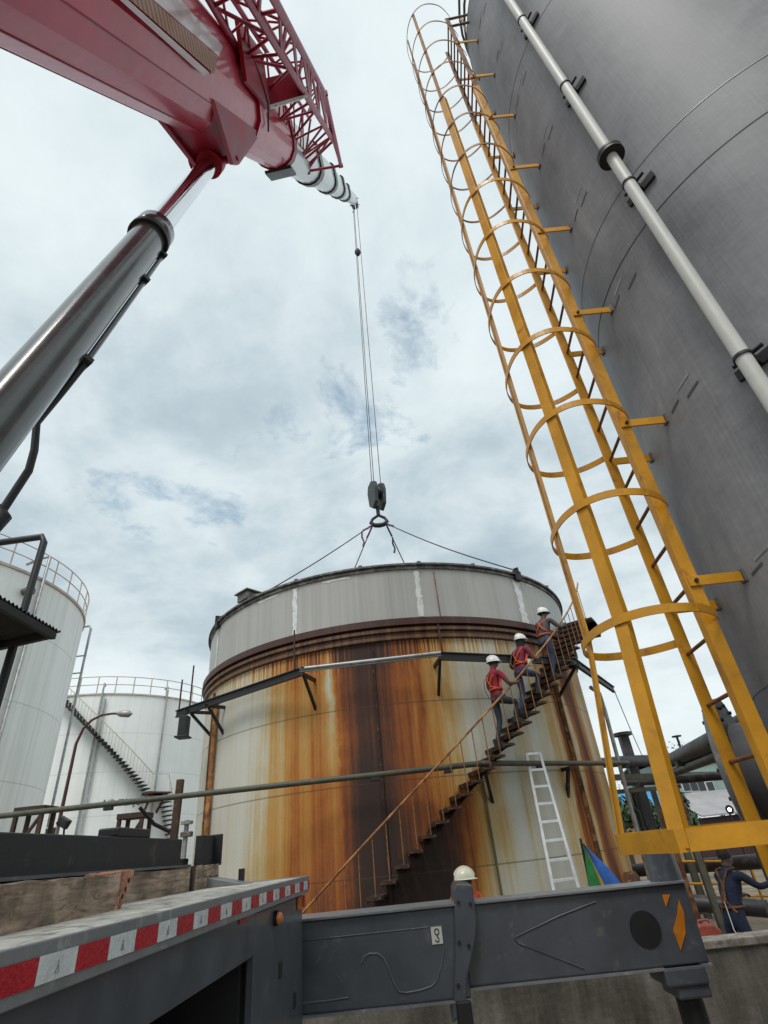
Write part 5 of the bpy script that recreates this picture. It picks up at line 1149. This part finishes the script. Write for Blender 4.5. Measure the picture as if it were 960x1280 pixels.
for (xt, yt, xb_, yb, Y, mt_, w_) in ((842, 1065, 880, 1175, 10.5, 'rust', .09), (868, 1070, 893, 1130, 13, 'green_steel', .11), (945, 1055, 985, 1150, 12, 'green_steel', .14)):
    a, c = aty(xt, yt, Y), aty(xb_, yb, Y); x_ = c.x; bp_ = thing('steel_post', {'rust': 'slim rust brown steel post rising beside the red jerrycan', 'green_steel': 'olive steel post standing in the yard under the cage, ' + ('farther one' if Y == 13 else 'beside the navy worker')}[mt_], 'post', (x_, Y, FLOOR))
    MB().bar((a.x*.3+c.x*.7, Y, a.z+.6), (c.x, Y, FLOOR), w_, w_, (0, 1, 0)).build('shaft', mt_, bp_, .006); MB().box((c.x, Y, FLOOR+.012), (w_*2.4, w_*2.4, .024)).build('base_plate', mt_, bp_)
yr = thing('yellow_railing', 'low thin yellow safety railing crossing the yard behind the navy worker', 'railing', (8, 17, FLOOR))
for yy in (1074, 1102, 1118):
    a, c = aty(835, yy+3, 16.5), aty(965, yy+2, 16.5); MB().tube([a, c], .03, 6).build('rail', 'yellow', yr)
for x in (845, 871, 902, 935):
    q = aty(x, 1076, 16.5); MB().tube([q, V((q.x, 16.5, FLOOR))], .032, 6).build('rail_post', 'yellow', yr)
ft = thing('pipe_bollard', 'black pipe support stub in the dirt behind the jerrycan', 'support', (6.2, 15.5, FLOOR))
q = aty(858, 1120, 15.5); MB().lathe([(0, .4), (.3, .4), (.3, .3), (.16, .3), (.16, .02), (.34, .02), (.34, 0)], V((q.x, 15.5, FLOOR)), 20).build('stub', 'pipe_dark', ft)
# house with grey roof
HY = 38
def hp2(x, y, dy=0): return aty(x, y, HY+dy)
ho = thing('yard_house', 'two level house with grey green upper wall, grey lean-to roof and dark red base', 'house', (18, HY, FLOOR))
a, c = hp2(850, 966), hp2(930, 955); lo_ = hp2(870, 991).z; hi_ = hp2(870, 962).z
MB().box(((a.x+c.x)/2+1, HY+4, (lo_+hi_)/2+.3), (c.x-a.x+4, 6, hi_-lo_+.6)).build('upper_wall', 'house_green', ho)
mb = MB(); mb.prism([V((a.x-1.2, HY+.8, hi_+.55)), V((c.x+3.4, HY+.8, hi_+.55)), V((c.x+3.4, HY+4, hi_+1.1)), V((a.x-1.2, HY+4, hi_+1.1))], (0, 0, .1)); mb.prism([V((a.x-1.2, HY+4, hi_+1.1)), V((c.x+3.4, HY+4, hi_+1.1)), V((c.x+3.4, HY+7.2, hi_+.55)), V((a.x-1.2, HY+7.2, hi_+.55))], (0, 0, .1)); mb.build('roof', 'rim', ho)
for x in (866, 876, 886, 897):
    q = hp2(x, 981); fr = MB().box((q.x, HY+.98, q.z), (.52, .06, .62)).build('window', 'frame_white', ho, .01); MB().box((q.x, HY+.94, q.z), (.42, .02, .5)).build('pane', 'glass', fr)
l0, l1_, l2, l3 = hp2(846, 994, .9), hp2(932, 984, .9), hp2(932, 1000, -3), hp2(850, 1016, -3)
zr_ = (l0.z+l1_.z)/2; ze = (l2.z+l3.z)/2
mb = MB(); mb.prism([V((a.x-1, HY+.96, lo_)), V((c.x+2, HY+.96, lo_)), V((c.x+2, HY-3, lo_-1.3)), V((a.x-1, HY-3, lo_-1.3))], (0, 0, .08)); mb.build('lean_to_roof', 'roof_grey', ho)
MB().box(((a.x+c.x)/2+.5, HY-1, (lo_-1.33+FLOOR)/2), (c.x-a.x+4.2, 3.6, lo_-1.35-FLOOR)).build('lower_wall', 'wall_maroon', ho)
q = aty(912, 1012, 24)
fl = thing('lit_floodlight', 'small bright lavender white floodlight glowing in front of dark red wall', 'floodlight', (q.x, 24, q.z))
MB().tube([q+V((0, .12, 0)), q+V((0, .0, 0))], [.08, .16], 16).build('housing', 'black', fl); MB().lathe([(0, .0), (.06, .0), (.045, .02), (0, .03)], q, 24, axis=(V((1, 0, 0)), V((0, 0, 1)), V((0, -1, 0)))).build('lens', 'lamp', fl); MB().tube([q+V((0, .1, -.02)), V((q.x, 24.15, FLOOR))], .04, 6).build('pole', 'black', fl)
# blue roofed hut
q = aty(806, 998, 34)
bh = thing('blue_roof_hut', 'small hut with bright blue roof seen between the rack columns', 'hut', (q.x, 36, FLOOR))
MB().box((q.x, 36.5, (q.z-.5+FLOOR)/2), (4.2, 3, q.z-.5-FLOOR)).build('wall', 'brick_tan', bh); mb = MB(); mb.prism([V((q.x-2.4, 34.6, q.z-.5)), V((q.x+2.4, 34.6, q.z-.5)), V((q.x+2.4, 36.5, q.z+.5)), V((q.x-2.4, 36.5, q.z+.5))], (0, 0, .06)); mb.prism([V((q.x-2.4, 36.5, q.z+.5)), V((q.x+2.4, 36.5, q.z+.5)), V((q.x+2.4, 38.4, q.z-.5)), V((q.x-2.4, 38.4, q.z-.5))], (0, 0, .06)); mb.build('roof', 'blue_roof', bh)
def tree(label, x, y, h, r, leaf, n=2600, cy=.62):
    t = thing('leafy_tree', label, 'tree', (x, y, FLOOR), 'trees beyond the yard')
    mb = MB(); mb.tube([(x, y, FLOOR), (x+.1, y, FLOOR+h*.35), (x, y+.1, FLOOR+h*.75)], [.16*h/6, .11*h/6, .03], 9)
    cl_ = []
    for k in range(16):
        a = random.uniform(0, 6.28); rr = r*random.uniform(.2, .85); zz = FLOOR+h*random.uniform(.35, .95); c_ = V((x+rr*math.cos(a), y+rr*math.sin(a), zz)); cl_.append((c_, r*random.uniform(.22, .42)))
        mb.tube([(x, y, FLOOR+h*random.uniform(.25, .5)), c_], [.05*h/6, .015], 6)
    mb.build('trunk', 'bark', t); cr_ = MB()
    for i in range(n):
        c_, rr = random.choice(cl_); d = V((random.gauss(0, 1), random.gauss(0, 1), random.gauss(0, .8))).normalized()*rr*random.uniform(.3, 1.05); p = c_+d
        nrm = (d.normalized()+V((random.uniform(-.8, .8), random.uniform(-.8, .8), random.uniform(-.3, 1)))).normalized(); u_ = nrm.orthogonal().normalized(); w_ = nrm.cross(u_); s_ = random.uniform(.09, .2)
        cr_.add([p-u_*s_, p+w_*s_*.5, p+u_*s_, p-w_*s_*.5], [(0, 1, 2, 3)])
    cr_.build('crown', leaf, t)
for (x, yv, Y, h, r, leaf, lab) in ((818, 1015, 27, 3.3, 1.5, 'leaf_b', 'short green tree seen between rack columns'), (845, 975, 60, 8.0, 4, 'leaf_b', 'dark bushy tree behind the grey green house, left of its roof'), (905, 955, 62, 7.6, 4, 'leaf_b', 'dark bushy tree showing above the right end of the house roof'), (800, 990, 70, 6.5, 5, 'leaf_b', 'broad far tree behind the blue roofed hut')):
    q = aty(x, yv, Y); tree(lab, q.x, Y, h, r, leaf)
# guy wire from the walkway's right end
a = wv[4]; c = aty(806, 952, 19)
wr_ = thing('guy_wire', 'thin dark wire slanting from the walkway end to the pipe rack', 'wire', (c.x, c.y, c.z)); MB().tube([a, (a+c)/2+V((0, 0, -.15)), c], .012, 5).build('strand', 'wire', wr_)
# ------------------------------------------------------------------ light
SUN_EL, SUN_AZ = 58.0, 200.0        # azimuth clockwise from +Y: behind and left of the camera
sd = bpy.data.lights.new('sun', 'SUN'); so = bpy.data.objects.new('sun', sd); COL.objects.link(so)
sd.energy = 1.5; sd.angle = R_(22); sd.color = (1, .965, .91)
dirv = V((math.sin(R_(SUN_AZ))*math.cos(R_(SUN_EL)), math.cos(R_(SUN_AZ))*math.cos(R_(SUN_EL)), math.sin(R_(SUN_EL))))
so.rotation_euler = dirv.to_track_quat('Z', 'Y').to_euler(); so.location = (0, -30, 60)
wd = bpy.data.worlds.new('World'); scene.world = wd; wd.use_nodes = True
t = NT(wd.node_tree); bg = wd.node_tree.nodes['Background']; bg.inputs['Strength'].default_value = .077
sky = t.n('ShaderNodeTexSky', sky_type='NISHITA'); sky.sun_disc = False; sky.sun_elevation = R_(SUN_EL); sky.sun_rotation = R_(SUN_AZ); sky.air_density = 1.2; sky.dust_density = 1.5
gen = t.n('ShaderNodeTexCoord').outputs['Generated']; sx_ = t.n('ShaderNodeSeparateXYZ'); t.link(gen, sx_.inputs[0])
den = t.math('ADD', t.math('MAXIMUM', sx_.outputs[2], 0.0), .22)
px_, py_ = t.math('DIVIDE', sx_.outputs[0], den), t.math('DIVIDE', sx_.outputs[1], den)
P2 = combine(t, px_, py_, 0.0)
wn = t.n('ShaderNodeTexNoise'); wn.inputs['Scale'].default_value = 1.3; wn.inputs['Detail'].default_value = 3; t.link(P2, wn.inputs['Vector'])
wm = t.n('ShaderNodeVectorMath', operation='MULTIPLY_ADD'); t.link(wn.outputs['Color'], wm.inputs[0]); wm.inputs[1].default_value = (.25, .25, .25); t.link(P2, wm.inputs[2]); PW = wm.outputs[0]
n1 = t.noise(PW, 1.25, 9, .56, .1); n2 = t.noise(t.mapping(PW, (1, 1, 1), (4.2, 1.7, 0)), 3.0, 10, .6, .1); n3 = t.noise(t.mapping(P2, (1, 1, 1), (8.4, 3.1, 2)), .7, 3, .5)
f = t.math('ADD', t.math('MULTIPLY', n1, .46), t.math('ADD', t.math('MULTIPLY', n2, .34), t.math('MULTIPLY', n3, .2)))
zen = t.ramp(sx_.outputs[2], [(0.0, .10), (.1, .09), (.28, .01), (.5, .0), (.7, .03), (.85, .07), (.97, .09)])
f2 = t.math('ADD', f, zen)
cloud = t.ramp(f2, [(.38, (3.8, 4.8, 5.5)), (.46, (5.0, 6.0, 6.6)), (.52, (6.5, 7.45, 7.85)), (.59, (7.6, 8.5, 8.75)), (.70, (8.4, 9.2, 9.3))])
holes = None
for hx_, hy_, hz_, hr_ in ((-.442, .72, .535, .085), (-.32, .772, .55, .075), (-.092, .728, .68, .07), (0.0, .755, .656, .06), (.103, .631, .769, .07)):
    dd_ = t.n('ShaderNodeVectorMath', operation='DISTANCE'); t.link(P2, dd_.inputs[0]); dd_.inputs[1].default_value = (hx_/(hz_+.22), hy_/(hz_+.22), 0)
    g_ = t.math('SUBTRACT', 1.0, t.math('DIVIDE', dd_.outputs['Value'], hr_*1.7)); holes = g_ if holes is None else t.math('MAXIMUM', holes, g_)
n5 = t.noise(t.mapping(PW, (1, 1, 1), (2.2, 5.1, 3)), 8.0, 9, .66, .2)
gap = t.math('MULTIPLY', t.ramp(t.math('ADD', t.math('MULTIPLY', holes, .20), n5), [(.57, 0.0), (.73, 1.0)]), .6)
lowmask = t.ramp(sx_.outputs[2], [(.1, 0.0), (.25, 1.0), (.8, 1.0), (.9, 0.0)])
skyc = t.mix(1.0, sky.outputs[0], (1.7, 1.85, 1.6, 1), 'MULTIPLY')
t.link(t.mix(t.math('MULTIPLY', gap, lowmask), cloud, skyc), bg.inputs['Color'])
vs = scene.view_settings; vs.view_transform = 'Standard'; vs.look = 'None'; vs.gamma = 1; vs.exposure = 0.45; vs.use_curve_mapping = False
scene.render.engine = 'CYCLES'; scene.cycles.use_denoising = True; scene.cycles.max_bounces = 6
scene.render.resolution_x = 768; scene.render.resolution_y = 1024
